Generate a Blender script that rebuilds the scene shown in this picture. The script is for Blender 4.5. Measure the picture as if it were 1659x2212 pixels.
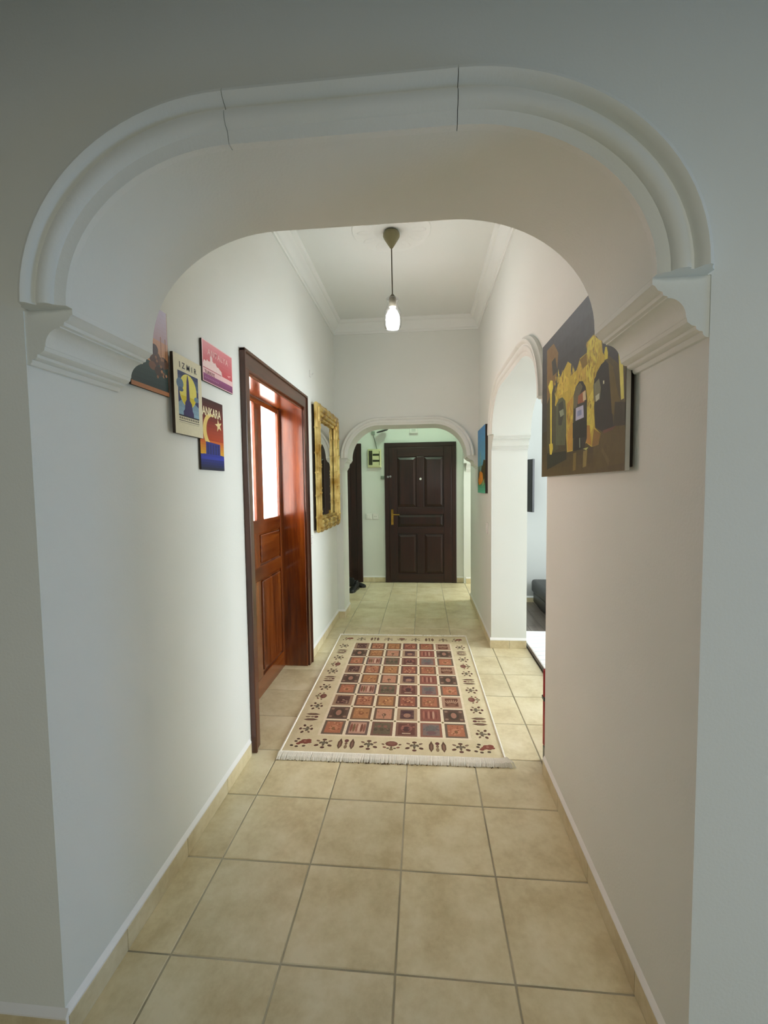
import bpy, bmesh, math, random
from mathutils import Vector, Matrix
random.seed(4)
for o in list(bpy.data.objects):
    bpy.data.objects.remove(o, do_unlink=True)
S = bpy.context.scene
COL = S.collection

# ------------------------------------------------------------------ camera
F_PX, H_CAM = 936.666, 1.383
CR = Vector((0.99597, 0.08877, -0.012768))
CU = Vector((0.007501, 0.059414, 0.998205))
CF = Vector((-0.089369, 0.994279, -0.058508))
cam_data = bpy.data.cameras.new('camera')
cam_data.sensor_fit = 'VERTICAL'
cam_data.sensor_height = 36.0
cam_data.sensor_width = 27.0
cam_data.lens = F_PX / 2212 * 36.0
cam_data.clip_start = 0.01
cam = bpy.data.objects.new('camera', cam_data)
COL.objects.link(cam)
cam.matrix_world = Matrix(((CR.x, CU.x, -CF.x, 0), (CR.y, CU.y, -CF.y, 0), (CR.z, CU.z, -CF.z, H_CAM), (0, 0, 0, 1)))
S.camera = cam

# ------------------------------------------------------------------ world, light, exposure
S.view_settings.view_transform = 'Standard'
S.view_settings.look = 'None'
S.view_settings.gamma = 1.0
S.view_settings.use_curve_mapping = False
S.view_settings.exposure = 0.50
world = bpy.data.worlds.new('world')
S.world = world
world.use_nodes = True
world.node_tree.nodes['Background'].inputs[0].default_value = (0.75, 0.87, 1.0, 1)
world.node_tree.nodes['Background'].inputs[1].default_value = 1.0


def window_light(name, loc, direction, sx, sy, energy, color, spread=180):
    """daylight area light set in a modelled window opening out of view"""
    l = bpy.data.lights.new(name, 'AREA')
    l.shape = 'RECTANGLE'
    l.size, l.size_y = sx, sy
    l.energy = energy
    l.color = color
    l.spread = math.radians(spread)
    o = bpy.data.objects.new(name, l)
    COL.objects.link(o)
    o.location = loc
    o.rotation_euler = Vector(direction).to_track_quat('-Z', 'Y').to_euler()
    return o


window_light('daylight_living_window', (4.47, 3.18, 1.55), (-1, 0, -0.02), 1.74, 1.9, 122, (0.88, 0.95, 1.0))
window_light('daylight_bedroom_window', (-2.95, 2.75, 1.5), (1, 0, 0), 2.0, 1.6, 230, (0.95, 0.97, 1.0))
window_light('entry_fill_light', (0.95, -2.95, 2.05), (0, 1, -0.35), 2.0, 1.5, 22.0, (1.0, 0.96, 0.82))  # added fill from behind the viewpoint, brightens front wall and near floor
window_light('daylight_side_window', (3.6, 0.20, 0.62), (-1, 0.10, -0.05), 0.8, 0.9, 17, (0.16, 0.46, 1.0))
window_light('daylight_hall_window', (2.17, 5.72, 1.45), (-1, 0, -0.05), 0.75, 1.5, 26, (0.97, 1.0, 0.95))
BULB_STRENGTH = 46.0
VEST_ENERGY = 37.0


# ------------------------------------------------------------------ helpers
def lin(c):
    if isinstance(c, str):
        c = c.lstrip('#')
        c = [int(c[i:i + 2], 16) / 255 for i in (0, 2, 4)]
        return tuple(((v + 0.055) / 1.055) ** 2.4 if v > 0.04045 else v / 12.92 for v in c)
    return tuple(c)


def nodes_of(name):
    m = bpy.data.materials.new(name)
    m.use_nodes = True
    nt = m.node_tree
    b = nt.nodes['Principled BSDF']
    return m, nt, b


def coords(nt, kind='Object', scale=(1, 1, 1)):
    tc = nt.nodes.new('ShaderNodeTexCoord')
    mp = nt.nodes.new('ShaderNodeMapping')
    mp.inputs['Scale'].default_value = scale
    nt.links.new(tc.outputs[kind], mp.inputs['Vector'])
    return mp.outputs['Vector']


def ramp(nt, fac, stops):
    r = nt.nodes.new('ShaderNodeValToRGB')
    els = r.color_ramp.elements
    while len(els) < len(stops):
        els.new(0.5)
    for e, (p, c) in zip(els, stops):
        e.position = p
        e.color = (*lin(c), 1)
    nt.links.new(fac, r.inputs['Fac'])
    return r.outputs['Color']


def bump(nt, b, height, strength=0.1, distance=0.01):
    n = nt.nodes.new('ShaderNodeBump')
    n.inputs['Strength'].default_value = strength
    n.inputs['Distance'].default_value = distance
    nt.links.new(height, n.inputs['Height'])
    nt.links.new(n.outputs['Normal'], b.inputs['Normal'])


def noise(nt, vec, scale, detail=4, rough=0.5):
    n = nt.nodes.new('ShaderNodeTexNoise')
    n.inputs['Scale'].default_value = scale
    n.inputs['Detail'].default_value = detail
    n.inputs['Roughness'].default_value = rough
    nt.links.new(vec, n.inputs['Vector'])
    return n.outputs['Fac']


def mat_noise(name, c1, c2, scale=3.0, rough=0.5, bump_s=0.0, bump_scale=80, metallic=0.0, spec=0.5, coat=0.0, stretch=(1, 1, 1)):
    m, nt, b = nodes_of(name)
    v = coords(nt, 'Object', stretch)
    f = noise(nt, v, scale)
    col = ramp(nt, f, [(0.3, c1), (0.7, c2)])
    nt.links.new(col, b.inputs['Base Color'])
    b.inputs['Roughness'].default_value = rough
    b.inputs['Metallic'].default_value = metallic
    b.inputs['Specular IOR Level'].default_value = spec
    b.inputs['Coat Weight'].default_value = coat
    b.inputs['Coat Roughness'].default_value = 0.08
    if bump_s:
        bump(nt, b, noise(nt, v, bump_scale, 3), bump_s)
    return m


def mat_wood(name, dark, mid, light, axis='Z', rough=0.22, coat=0.6):
    m, nt, b = nodes_of(name)
    sc = {'Z': (9, 9, 0.7), 'Y': (9, 0.7, 9), 'X': (0.7, 9, 9)}[axis]
    v = coords(nt, 'Object', sc)
    f = noise(nt, v, 2.2, 6, 0.62)
    col = ramp(nt, f, [(0.3, dark), (0.52, mid), (0.75, light)])
    nt.links.new(col, b.inputs['Base Color'])
    b.inputs['Roughness'].default_value = rough
    b.inputs['Coat Weight'].default_value = coat
    b.inputs['Coat Roughness'].default_value = 0.1
    bump(nt, b, noise(nt, v, 9, 3), 0.03)
    return m


M = {}
M['wall'] = mat_noise('wall_paint', '#e4e7df', '#e9ebe5', 1.3, 0.62, 0.06, 140, spec=0.3)
M['ceiling'] = mat_noise('ceiling_paint', '#eaede7', '#eef1ec', 1.0, 0.75, 0.03, 120, spec=0.25)
M['plaster'] = mat_noise('plaster_moulding', '#e4e7df', '#e9ebe5', 4.0, 0.55, 0.08, 90, spec=0.35)
M['trimwhite'] = mat_noise('white_gloss_paint', '#f1f0ec', '#f6f5f2', 3.0, 0.35)
M['livingwall'] = mat_noise('grey_white_paint', '#b4b5b1', '#bbbcb8', 1.2, 0.7)
M['grout'] = mat_noise('grout', '#837a62', '#cfc6ad', 2.3, 0.9, 0.2, 200)
M['entrywall'] = mat_noise('beige_wall', '#857c6c', '#8d8474', 1.0, 0.8)
M['bulkwall'] = mat_noise('plain_wall', '#d6d2ca', '#dedad2', 1.0, 0.8)


def make_tile_mat(name, tint=1.0):
    m, nt, b = nodes_of(name)
    geo = nt.nodes.new('ShaderNodeNewGeometry')
    oi = nt.nodes.new('ShaderNodeObjectInfo')
    add = nt.nodes.new('ShaderNodeVectorMath')
    add.operation = 'ADD'
    comb = nt.nodes.new('ShaderNodeCombineXYZ')
    mul = nt.nodes.new('ShaderNodeMath')
    mul.operation = 'MULTIPLY'
    mul.inputs[1].default_value = 37.0
    nt.links.new(oi.outputs['Random'], mul.inputs[0])
    nt.links.new(mul.outputs[0], comb.inputs['Z'])
    nt.links.new(geo.outputs['Position'], add.inputs[0])
    nt.links.new(comb.outputs[0], add.inputs[1])
    f1 = noise(nt, add.outputs[0], 5.5, 6, 0.65)
    f2 = noise(nt, add.outputs[0], 46, 3, 0.6)
    mx = nt.nodes.new('ShaderNodeMath')
    mx.operation = 'MULTIPLY_ADD'
    mx.inputs[1].default_value = 0.22
    nt.links.new(f2, mx.inputs[0])
    nt.links.new(f1, mx.inputs[2])
    col = ramp(nt, mx.outputs[0], [(0.42, '#cbba90'), (0.60, '#ddcfa8'), (0.76, '#e8dcba')])
    hv = nt.nodes.new('ShaderNodeHueSaturation')
    rng = nt.nodes.new('ShaderNodeMapRange')
    rng.inputs['To Min'].default_value = 0.93 * tint
    rng.inputs['To Max'].default_value = 1.05 * tint
    nt.links.new(oi.outputs['Random'], rng.inputs['Value'])
    nt.links.new(rng.outputs[0], hv.inputs['Value'])
    nt.links.new(col, hv.inputs['Color'])
    nt.links.new(hv.outputs[0], b.inputs['Base Color'])
    b.inputs['Roughness'].default_value = 0.36
    b.inputs['Specular IOR Level'].default_value = 0.45
    bump(nt, b, f2, 0.05)
    return m


M['tile'] = make_tile_mat('floor_tile')
M['skirt'] = make_tile_mat('skirting_tile', 0.97)
M['wood'] = mat_wood('mahogany_upright', '#431a05', '#72350c', '#935017', 'Z')
M['wood_y'] = mat_wood('mahogany_level', '#431a05', '#72350c', '#935017', 'Y')
M['casing'] = mat_wood('casing_brown', '#351808', '#4e2611', '#5f3119', 'Z', 0.3, 0.5)
M['casing_y'] = mat_wood('casing_brown_level', '#351808', '#4e2611', '#5f3119', 'Y', 0.3, 0.5)
M['dark'] = mat_wood('dark_walnut', '#170602', '#290d05', '#381409', 'Z', 0.42, 0.08)
M['dark_x'] = mat_wood('dark_walnut_level', '#170602', '#290d05', '#381409', 'X', 0.42, 0.08)
M['gold'] = mat_noise('gilt_bamboo', '#a67c30', '#f0d68c', 9.0, 0.34, 0.2, 40, metallic=0.75)
M['brass'] = mat_noise('brass', '#8a6a2c', '#c79f4d', 12.0, 0.28, metallic=0.95)
M['steel'] = mat_noise('grey_metal', '#8c8f90', '#b4b6b6', 10.0, 0.35, metallic=0.8)
M['black'] = mat_noise('black_leather', '#12130f', '#1d1e1a', 30.0, 0.38, 0.15, 160)
M['blackplastic'] = mat_noise('black_plastic', '#0c0c0c', '#151515', 8.0, 0.3)
M['rubber'] = mat_noise('shoe_black', '#050505', '#101010', 20.0, 0.5)
M['white'] = mat_noise('white_plastic', '#e9e8e2', '#f1f0ec', 5.0, 0.4)
M['cream'] = mat_noise('cream_metal', '#cfcf9e', '#d8d8aa', 5.0, 0.45)
M['slot'] = mat_noise('dark_olive', '#2b2d12', '#3a3c1a', 6.0, 0.5)
M['red'] = mat_noise('red_plastic', '#9c0f14', '#b5161a', 6.0, 0.3)
M['olive'] = mat_noise('canopy_olive', '#6f6a48', '#837d5a', 10.0, 0.4)
M['cord'] = mat_noise('cord_brown', '#5a5444', '#6b6452', 30.0, 0.6)
M['greycable'] = mat_noise('cable_grey', '#7f8a7c', '#8f998b', 10.0, 0.6)
M['sidewhite'] = mat_noise('canvas_side', '#d6d3c6', '#dedbd0', 10.0, 0.7)
M['boardedge'] = mat_noise('board_edge', '#2b2018', '#3a2c20', 10.0, 0.7)
M['laminate'] = mat_wood('laminate', '#5b5048', '#6e635a', '#7d7268', 'Y', 0.35, 0.2)
M['shag'] = mat_noise('white_rug', '#efeeea', '#f7f6f3', 40.0, 0.95, 0.5, 220)
M['shag2'] = mat_noise('white_rug_line', '#dfe0e2', '#e8e9ea', 40.0, 0.95, 0.5, 220)
M['rugbase'] = mat_noise('rug_cream', '#d9c9a2', '#e3d4b0', 18.0, 0.95, 0.4, 260, spec=0.1)
M['fringe'] = mat_noise('fringe_cream', '#efe9da', '#f7f2e6', 60.0, 0.95, 0.2, 200, spec=0.1)
M['fringedark'] = mat_noise('fringe_soiled', '#5e4c36', '#7c6a50', 60.0, 0.95, spec=0.1)


def make_mirror():
    m, nt, b = nodes_of('mirror_glass')
    v = coords(nt)
    f = noise(nt, v, 3)
    nt.links.new(ramp(nt, f, [(0, '#e6e7e4'), (1, '#ecedea')]), b.inputs['Base Color'])
    b.inputs['Metallic'].default_value = 1.0
    b.inputs['Roughness'].default_value = 0.015
    return m


def make_frosted():
    m, nt, b = nodes_of('frosted_glass')
    v = coords(nt)
    vor = nt.nodes.new('ShaderNodeTexVoronoi')
    vor.inputs['Scale'].default_value = 60
    nt.links.new(v, vor.inputs['Vector'])
    col = ramp(nt, vor.outputs['Distance'], [(0.0, '#fff4ef'), (1.0, '#f6ded4')])
    tr = nt.nodes.new('ShaderNodeBsdfTranslucent')
    gl = nt.nodes.new('ShaderNodeBsdfGlossy')
    gl.inputs['Roughness'].default_value = 0.15
    mx = nt.nodes.new('ShaderNodeMixShader')
    mx.inputs[0].default_value = 0.06
    nt.links.new(col, tr.inputs['Color'])
    nt.links.new(tr.outputs[0], mx.inputs[1])
    nt.links.new(gl.outputs[0], mx.inputs[2])
    nt.links.new(mx.outputs[0], nt.nodes['Material Output'].inputs['Surface'])
    return m


def make_clear():
    m, nt, b = nodes_of('clear_glass')
    tr = nt.nodes.new('ShaderNodeBsdfTransparent')
    gl = nt.nodes.new('ShaderNodeBsdfGlossy')
    gl.inputs['Roughness'].default_value = 0.03
    lw = nt.nodes.new('ShaderNodeLayerWeight')
    lw.inputs['Blend'].default_value = 0.35
    mx = nt.nodes.new('ShaderNodeMixShader')
    nt.links.new(lw.outputs['Facing'], mx.inputs[0])
    tr.inputs['Color'].default_value = (0.96, 0.96, 0.97, 1)
    nt.links.new(tr.outputs[0], mx.inputs[1])
    nt.links.new(gl.outputs[0], mx.inputs[2])
    nt.links.new(mx.outputs[0], nt.nodes['Material Output'].inputs['Surface'])
    return m


def make_emit(name, color, strength):
    m, nt, b = nodes_of(name)
    e = nt.nodes.new('ShaderNodeEmission')
    e.inputs['Color'].default_value = (*color, 1)
    e.inputs['Strength'].default_value = strength
    nt.links.new(e.outputs[0], nt.nodes['Material Output'].inputs['Surface'])
    return m


def make_print(name, rough=0.5, spec=0.4, grain=0.0, grain_scale=200):
    m, nt, b = nodes_of(name)
    a = nt.nodes.new('ShaderNodeAttribute')
    a.attribute_name = 'Ink'
    v = coords(nt)
    f = noise(nt, v, grain_scale, 4)
    rng = nt.nodes.new('ShaderNodeMapRange')
    rng.inputs['To Min'].default_value = 1 - grain
    rng.inputs['To Max'].default_value = 1 + grain
    nt.links.new(f, rng.inputs['Value'])
    hv = nt.nodes.new('ShaderNodeHueSaturation')
    nt.links.new(rng.outputs[0], hv.inputs['Value'])
    nt.links.new(a.outputs['Color'], hv.inputs['Color'])
    nt.links.new(hv.outputs[0], b.inputs['Base Color'])
    b.inputs['Roughness'].default_value = rough
    b.inputs['Specular IOR Level'].default_value = spec
    return m


M['mirror'] = make_mirror()
M['frosted'] = make_frosted()
M['clear'] = make_clear()
M['bulb'] = make_emit('lit_bulb', (0.95, 0.98, 1.0), BULB_STRENGTH)
M['print'] = make_print('printed_board', 0.4, 0.4, 0.08, 90)
M['canvas'] = make_print('printed_canvas', 0.5, 0.35, 0.25, 45)
M['weave'] = make_print('woven_pile', 0.95, 0.1, 0.35, 260)


def mesh_obj(name, bm, mat, parent=None, smooth=False, loc=None):
    me = bpy.data.meshes.new(name)
    bmesh.ops.recalc_face_normals(bm, faces=bm.faces)
    bm.to_mesh(me)
    bm.free()
    for mm in (mat if isinstance(mat, (list, tuple)) else [mat]):
        me.materials.append(M[mm] if isinstance(mm, str) else mm)
    if smooth:
        for p in me.polygons:
            p.use_smooth = True
        if smooth != 'all':
            me.set_sharp_from_angle(angle=math.radians(38))
    o = bpy.data.objects.new(name, me)
    COL.objects.link(o)
    if loc is not None:
        o.location = loc
    if parent is not None:
        o.parent = parent
        if parent.type == 'EMPTY' or parent.location.length > 0:
            o.matrix_parent_inverse = parent.matrix_basis.inverted()
    return o


def tag(o, label, cat, group=None):
    o['label'] = label
    o['category'] = cat
    if group:
        o['group'] = group
    return o


def struct(o, label=None):
    o['kind'] = 'structure'
    if label:
        o['label'] = label
    return o


def empty(name, loc, label=None, cat=None, group=None):
    o = bpy.data.objects.new(name, None)
    o.empty_display_size = 0.05
    COL.objects.link(o)
    o.location = loc
    if label:
        tag(o, label, cat, group)
    return o


def bm_box(bm, lo, hi, bevel=0.0, seg=1):
    vs = [bm.verts.new((x, y, z)) for x in (lo[0], hi[0]) for y in (lo[1], hi[1]) for z in (lo[2], hi[2])]
    fs = [(0, 1, 3, 2), (4, 6, 7, 5), (0, 4, 5, 1), (2, 3, 7, 6), (0, 2, 6, 4), (1, 5, 7, 3)]
    faces = [bm.faces.new([vs[i] for i in f]) for f in fs]
    if bevel:
        edges = set(e for f in faces for e in f.edges)
        bmesh.ops.bevel(bm, geom=list(edges), offset=bevel, segments=seg, affect='EDGES', profile=0.5)


def box(name, lo, hi, mat, parent=None, bevel=0.0, seg=1, smooth=False):
    bm = bmesh.new()
    bm_box(bm, lo, hi, bevel, seg)
    return mesh_obj(name, bm, mat, parent, smooth)


def bm_prism(bm, pts, axis, a, b):
    """polygon pts (2-D) extruded along axis from a to b.  axis x: (y,z)  axis y: (x,z)  axis z: (x,y)"""
    def P(p, t):
        return {'x': (t, p[0], p[1]), 'y': (p[0], t, p[1]), 'z': (p[0], p[1], t)}[axis]
    A = [bm.verts.new(P(p, a)) for p in pts]
    B = [bm.verts.new(P(p, b)) for p in pts]
    bm.faces.new(A)
    bm.faces.new(B[::-1])
    n = len(pts)
    for i in range(n):
        bm.faces.new((A[i], B[i], B[(i + 1) % n], A[(i + 1) % n]))


def prism(name, pts, axis, a, b, mat, parent=None, smooth=False):
    bm = bmesh.new()
    bm_prism(bm, pts, axis, a, b)
    return mesh_obj(name, bm, mat, parent, smooth)


def bm_lathe(bm, prof, cx, cy, n=28, z0=0.0):
    rings = []
    for r, z in prof:
        if r < 1e-6:
            rings.append([bm.verts.new((cx, cy, z + z0))])
        else:
            rings.append([bm.verts.new((cx + r * math.cos(2 * math.pi * k / n), cy + r * math.sin(2 * math.pi * k / n), z + z0)) for k in range(n)])
    for A, B in zip(rings, rings[1:]):
        for k in range(n):
            k2 = (k + 1) % n
            if len(A) == 1 and len(B) == 1:
                continue
            if len(A) == 1:
                bm.faces.new((A[0], B[k2], B[k]))
            elif len(B) == 1:
                bm.faces.new((A[k], A[k2], B[0]))
            else:
                bm.faces.new((A[k], A[k2], B[k2], B[k]))


def lathe(name, prof, cx, cy, mat, parent=None, n=28, smooth='yes'):
    bm = bmesh.new()
    bm_lathe(bm, prof, cx, cy, n)
    return mesh_obj(name, bm, mat, parent, smooth)


def bm_tube(bm, pts, radii, n=8):
    """tube through pts, with a radius for each"""
    rings = []
    for i, p in enumerate(pts):
        p = Vector(p)
        a = Vector(pts[max(i - 1, 0)])
        b = Vector(pts[min(i + 1, len(pts) - 1)])
        t = (b - a).normalized()
        ref = Vector((0, 0, 1)) if abs(t.z) < 0.9 else Vector((1, 0, 0))
        u = t.cross(ref).normalized()
        v = t.cross(u)
        r = radii[i] if isinstance(radii, (list, tuple)) else radii
        rings.append([bm.verts.new(p + (u * math.cos(2 * math.pi * k / n) + v * math.sin(2 * math.pi * k / n)) * r) for k in range(n)])
    for A, B in zip(rings, rings[1:]):
        for k in range(n):
            bm.faces.new((A[k], A[(k + 1) % n], B[(k + 1) % n], B[k]))
    bm.faces.new(rings[0][::-1])
    bm.faces.new(rings[-1])


def tube(name, pts, radii, mat, parent=None, n=8):
    bm = bmesh.new()
    bm_tube(bm, pts, radii, n)
    return mesh_obj(name, bm, mat, parent, 'yes')


class Ink:
    """flat print: coloured polygons laid over each other on one plane"""
    def __init__(self, origin, u, v, n, step=0.00025):
        self.o, self.u, self.v, self.n = Vector(origin), Vector(u), Vector(v), Vector(n)
        self.items, self.k, self.step = [], 0, step
        self.fade, self.gain = 0.0, 1.0

    def poly(self, pts, color, layer=None):
        L = self.k if layer is None else layer
        c = lin(color)
        if self.fade:
            g = 0.2126 * c[0] + 0.7152 * c[1] + 0.0722 * c[2]
            c = tuple((v + (g * w - v) * self.fade) * self.gain * 0.87 + 0.13 * t for v, w, t in zip(c, (1.12, 0.97, 0.78), (0.39, 0.22, 0.13)))
        self.items.append((L, len(self.items), pts, c))

    def rect(self, a0, b0, a1, b1, color, layer=None):
        self.poly([(a0, b0), (a1, b0), (a1, b1), (a0, b1)], color, layer)

    def ell(self, ca, cb, ra, rb, color, layer=None, n=14, rot=0.0):
        c, s = math.cos(rot), math.sin(rot)
        pts = []
        for k in range(n):
            x, y = ra * math.cos(2 * math.pi * k / n), rb * math.sin(2 * math.pi * k / n)
            pts.append((ca + c * x - s * y, cb + s * x + c * y))
        self.poly(pts, color, layer)

    def band(self, a0, a1, b0, b1, c0, c1, n=8, layer=None):
        """vertical blend from c0 (at b0) to c1 (at b1)"""
        l0, l1 = lin(c0), lin(c1)
        for i in range(n):
            t = (i + 0.5) / n
            self.rect(a0, b0 + (b1 - b0) * i / n, a1, b0 + (b1 - b0) * (i + 1) / n, tuple(x + (y - x) * t for x, y in zip(l0, l1)), layer)

    def build(self, name, mat, parent):
        verts, faces, cols = [], [], []
        st = 0.0000012 if len(self.items) > 120 else 0.000006
        for i, (L, _, pts, c) in enumerate(sorted(self.items, key=lambda t: t[:2])):
            base = len(verts)
            for a, b in pts:
                verts.append(tuple(self.o + self.u * a + self.v * b + self.n * (0.0002 + st * i)))
            faces.append(list(range(base, base + len(pts))))
            cols.append(c)
        me = bpy.data.meshes.new(name)
        me.from_pydata(verts, [], faces)
        at = me.color_attributes.new('Ink', 'FLOAT_COLOR', 'CORNER')
        i = 0
        for f, c in zip(faces, cols):
            for _ in f:
                at.data[i].color = (*c, 1.0)
                i += 1
        me.materials.append(M[mat])
        o = bpy.data.objects.new(name, me)
        COL.objects.link(o)
        o.parent = parent
        o.matrix_parent_inverse = parent.matrix_basis.inverted()
        return o


def lettering(name, text, size, origin, u, v, n, mat, parent, align='CENTER', squeeze=1.0, bold=0.0, space=1.0):
    cu = bpy.data.curves.new('tmp_text', 'FONT')
    cu.body = text
    cu.size = size
    cu.align_x = align
    cu.offset = bold
    cu.space_character = space
    to = bpy.data.objects.new('tmp_text', cu)
    COL.objects.link(to)
    dg = bpy.context.evaluated_depsgraph_get()
    me = bpy.data.meshes.new_from_object(to.evaluated_get(dg))
    bpy.data.objects.remove(to, do_unlink=True)
    bpy.data.curves.remove(cu)
    u, v, n, o_ = Vector(u), Vector(v), Vector(n), Vector(origin)
    for vert in me.vertices:
        x, y, z = vert.co
        vert.co = o_ + u * (x * squeeze) + v * y + n * z
    me.name = name
    me.materials.clear()
    me.materials.append(mat)
    ob = bpy.data.objects.new(name, me)
    COL.objects.link(ob)
    ob.parent = parent
    ob.matrix_parent_inverse = parent.matrix_basis.inverted()
    return ob


def pix_ray(x, y):
    return CF + CR * ((x - 829.5) / F_PX) - CU * ((y - 1106.0) / F_PX)


def pix_on_x(x, y, X):
    d = pix_ray(x, y)
    t = X / d.x
    return Vector((X, d.y * t, H_CAM + d.z * t))


# ------------------------------------------------------------------ dimensions (metres, camera above the origin)
XL, XR, XR2 = -0.902, 0.570, 0.862
Y0, Y1 = 0.935, 1.230
YF, YF2 = 4.47, 4.78
YD = 6.20
ZC = 3.05
TS = 0.335
TX0, TY0 = -0.7583, 1.1505


def ellipse_arch(a0, a1, zs, ra, rb, n=20):
    """points of the opening from left spring over the crown to right spring"""
    pts = [(a0 + ra - ra * math.cos(t * math.pi / 2 / n), zs + rb * math.sin(t * math.pi / 2 / n)) for t in range(n + 1)]
    pts += [(a1 - ra + ra * math.sin(t * math.pi / 2 / n), zs + rb * math.cos(t * math.pi / 2 / n)) for t in range(n + 1)]
    return pts


# ------------------------------------------------------------------ floors
floor = struct(box('floor', (-2.45, -3.1, -0.12), (XR2 + 0.01, YD + 0.15, -0.0025), 'grout'), 'beige ceramic tiled floor of the hallway')


def tile_mesh(w, d):
    bm = bmesh.new()
    bm_box(bm, (-w / 2, -d / 2, -0.012), (w / 2, d / 2, 0.0))
    top = [e for e in bm.edges if all(v.co.z > -0.001 for v in e.verts)]
    bmesh.ops.bevel(bm, geom=top, offset=0.002, segments=1, affect='EDGES')
    me = bpy.data.meshes.new('tile')
    bm.to_mesh(me)
    bm.free()
    me.materials.append(M['tile'])
    return me


tile_cache = {}
n_tiles = 0
G = 0.0055
for j in range(-5, 16):
    for i in range(-5, 6):
        x0, x1 = TX0 + (i - 1) * TS + G / 2, TX0 + i * TS - G / 2
        y0, y1 = TY0 + (j - 1) * TS + G / 2, TY0 + j * TS - G / 2
        if y0 > Y1 - 0.02 and y1 < 4.6:
            if x1 < -1.13:
                continue
            x0 = max(x0, -1.13)
        x1 = min(x1, XR2 + 0.005)
        y1 = min(y1, YD)
        x0 = max(x0, -2.4)
        if x1 - x0 < 0.02 or y1 - y0 < 0.02:
            continue
        if y1 < 0.3 or (y1 < Y0 and (x0 < -1.6)):
            continue
        key = (round(x1 - x0, 4), round(y1 - y0, 4))
        if key not in tile_cache:
            tile_cache[key] = tile_mesh(*key)
        t = bpy.data.objects.new('tile', tile_cache[key])
        COL.objects.link(t)
        t.location = ((x0 + x1) / 2, (y0 + y1) / 2, random.uniform(-0.0004, 0.0004))
        t.parent = floor
        n_tiles += 1
# rest of the entry-room floor, behind the camera and out of the frame
struct(box('floor_entry', (-2.45, -3.1, -0.0025), (4.6, 0.14, -0.0006), 'tile'), 'tiled floor behind the viewpoint')
struct(box('floor_entry', (XR2 + 0.005, 0.14, -0.08), (4.6, Y0, -0.0006), 'tile'), 'tiled floor beside the arch')

living_floor = struct(box('floor_living', (XR2 + 0.012, Y1, -0.08), (4.6, 5.12, 0.006), 'boardedge'), 'grey brown laminate floor of the living room')
for k in range(12):
    xa = XR2 + 0.014 + k * 0.128
    ys = [Y1 + 0.01] + [Y1 + 0.01 + (0.5 if k % 2 else 1.0) + 1.25 * q for q in range(3)] + [5.11]
    for ya, yb in zip(ys, ys[1:]):
        box('plank', (xa, ya, 0.004), (xa + 0.126, yb - 0.002, 0.018), 'laminate', living_floor, 0.0015)

# ------------------------------------------------------------------ walls
def arch_poly(lo, hi, j0, j1, a0, a1, zs, ra, rb, top):
    return [(lo, 0), (j0, 0), (j0, zs), ] + ellipse_arch(a0, a1, zs, ra, rb) + [(j1, zs), (j1, 0), (hi, 0), (hi, top), (lo, top)]


ZS1, RA1, RB1 = 1.792, 0.385, 0.31
A0, A1 = XL + 0.118, XR - 0.110
struct(prism('wall_front', arch_poly(-2.45, 4.6, XL, XR, A0, A1, ZS1, RA1, RB1, ZC), 'y', Y0, Y1, 'wall', None, 'yes'), 'white plastered wall with the large arch')

# left wall with the door opening
DY0, DY1, DZ = 2.185, 3.245, 1.99
struct(prism('wall_left', [(Y1, 0), (DY0, 0), (DY0, DZ), (DY1, DZ), (DY1, 0), (YF, 0), (YF, ZC), (Y1, ZC)], 'x', -1.125, XL, 'wall'), 'white corridor wall with the wooden door')

# right wall with the two side arches
ZS2, RB2 = 1.792, 0.30
B0, B1 = 2.06, 3.685
C0, C1 = 5.26, 6.15
ra2, ra3 = 0.40, 0.30
rw = [(Y1, 0), (B0, 0), (B0, ZS2)] + ellipse_arch(B0 + 0.11, B1 - 0.11, ZS2, ra2, RB2) + [(B1, ZS2), (B1, 0),
      (C0, 0), (C0, 1.69)] + ellipse_arch(C0 + 0.10, C1 - 0.10, 1.69, ra3, 0.30) + [(C1, 1.69), (C1, 0), (YD, 0), (YD, ZC), (Y1, ZC)]
struct(prism('wall_right', rw, 'x', XR, XR2, 'wall', None, 'yes'), 'white corridor wall with the side arches')

# far wall of the corridor with the small arch
ZS3, RA3, RB3, J3 = 1.685, 0.33, 0.325, -0.832
D0, D1 = J3 + 0.06, XR - 0.125
fw = [(-1.125, 0), (J3, 0), (J3, ZS3)] + ellipse_arch(D0, D1, ZS3, RA3, RB3) + [(XR, ZS3), (XR, ZC), (-1.125, ZC)]
struct(prism('wall_far', fw, 'y', YF, YF2, 'wall', None, 'yes'), 'white wall with the small arch at the end of the corridor')

# entrance vestibule
struct(box('wall_entrance', (-2.2, YD, 0), (XR2, YD + 0.15, ZC), 'wall'), 'wall that holds the dark entrance door')
struct(box('wall_entrance_side', (-2.2, YF2, 0), (-2.05, YD, ZC), 'wall'), 'side wall of the entrance vestibule')
struct(box('wall_entrance_return', (-2.2, YF, 0), (-1.125, YF2, ZC), 'wall'), 'return wall beside the small arch')
struct(box('wall_hall_end', (XR2, YD, 0), (2.2, YD + 0.15, ZC), 'bulkwall'), 'end wall beyond the far side arch')
struct(box('floor_hall', (XR2 + 0.01, 5.27, -0.08), (2.3, YD, -0.001), 'tile'), 'tiled floor beyond the far side arch')

# living room, bedroom and the room behind the camera
struct(box('wall_living', (XR2, 5.12, 0), (4.6, 5.27, ZC), 'livingwall'), 'pale wall of the living room')


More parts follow.
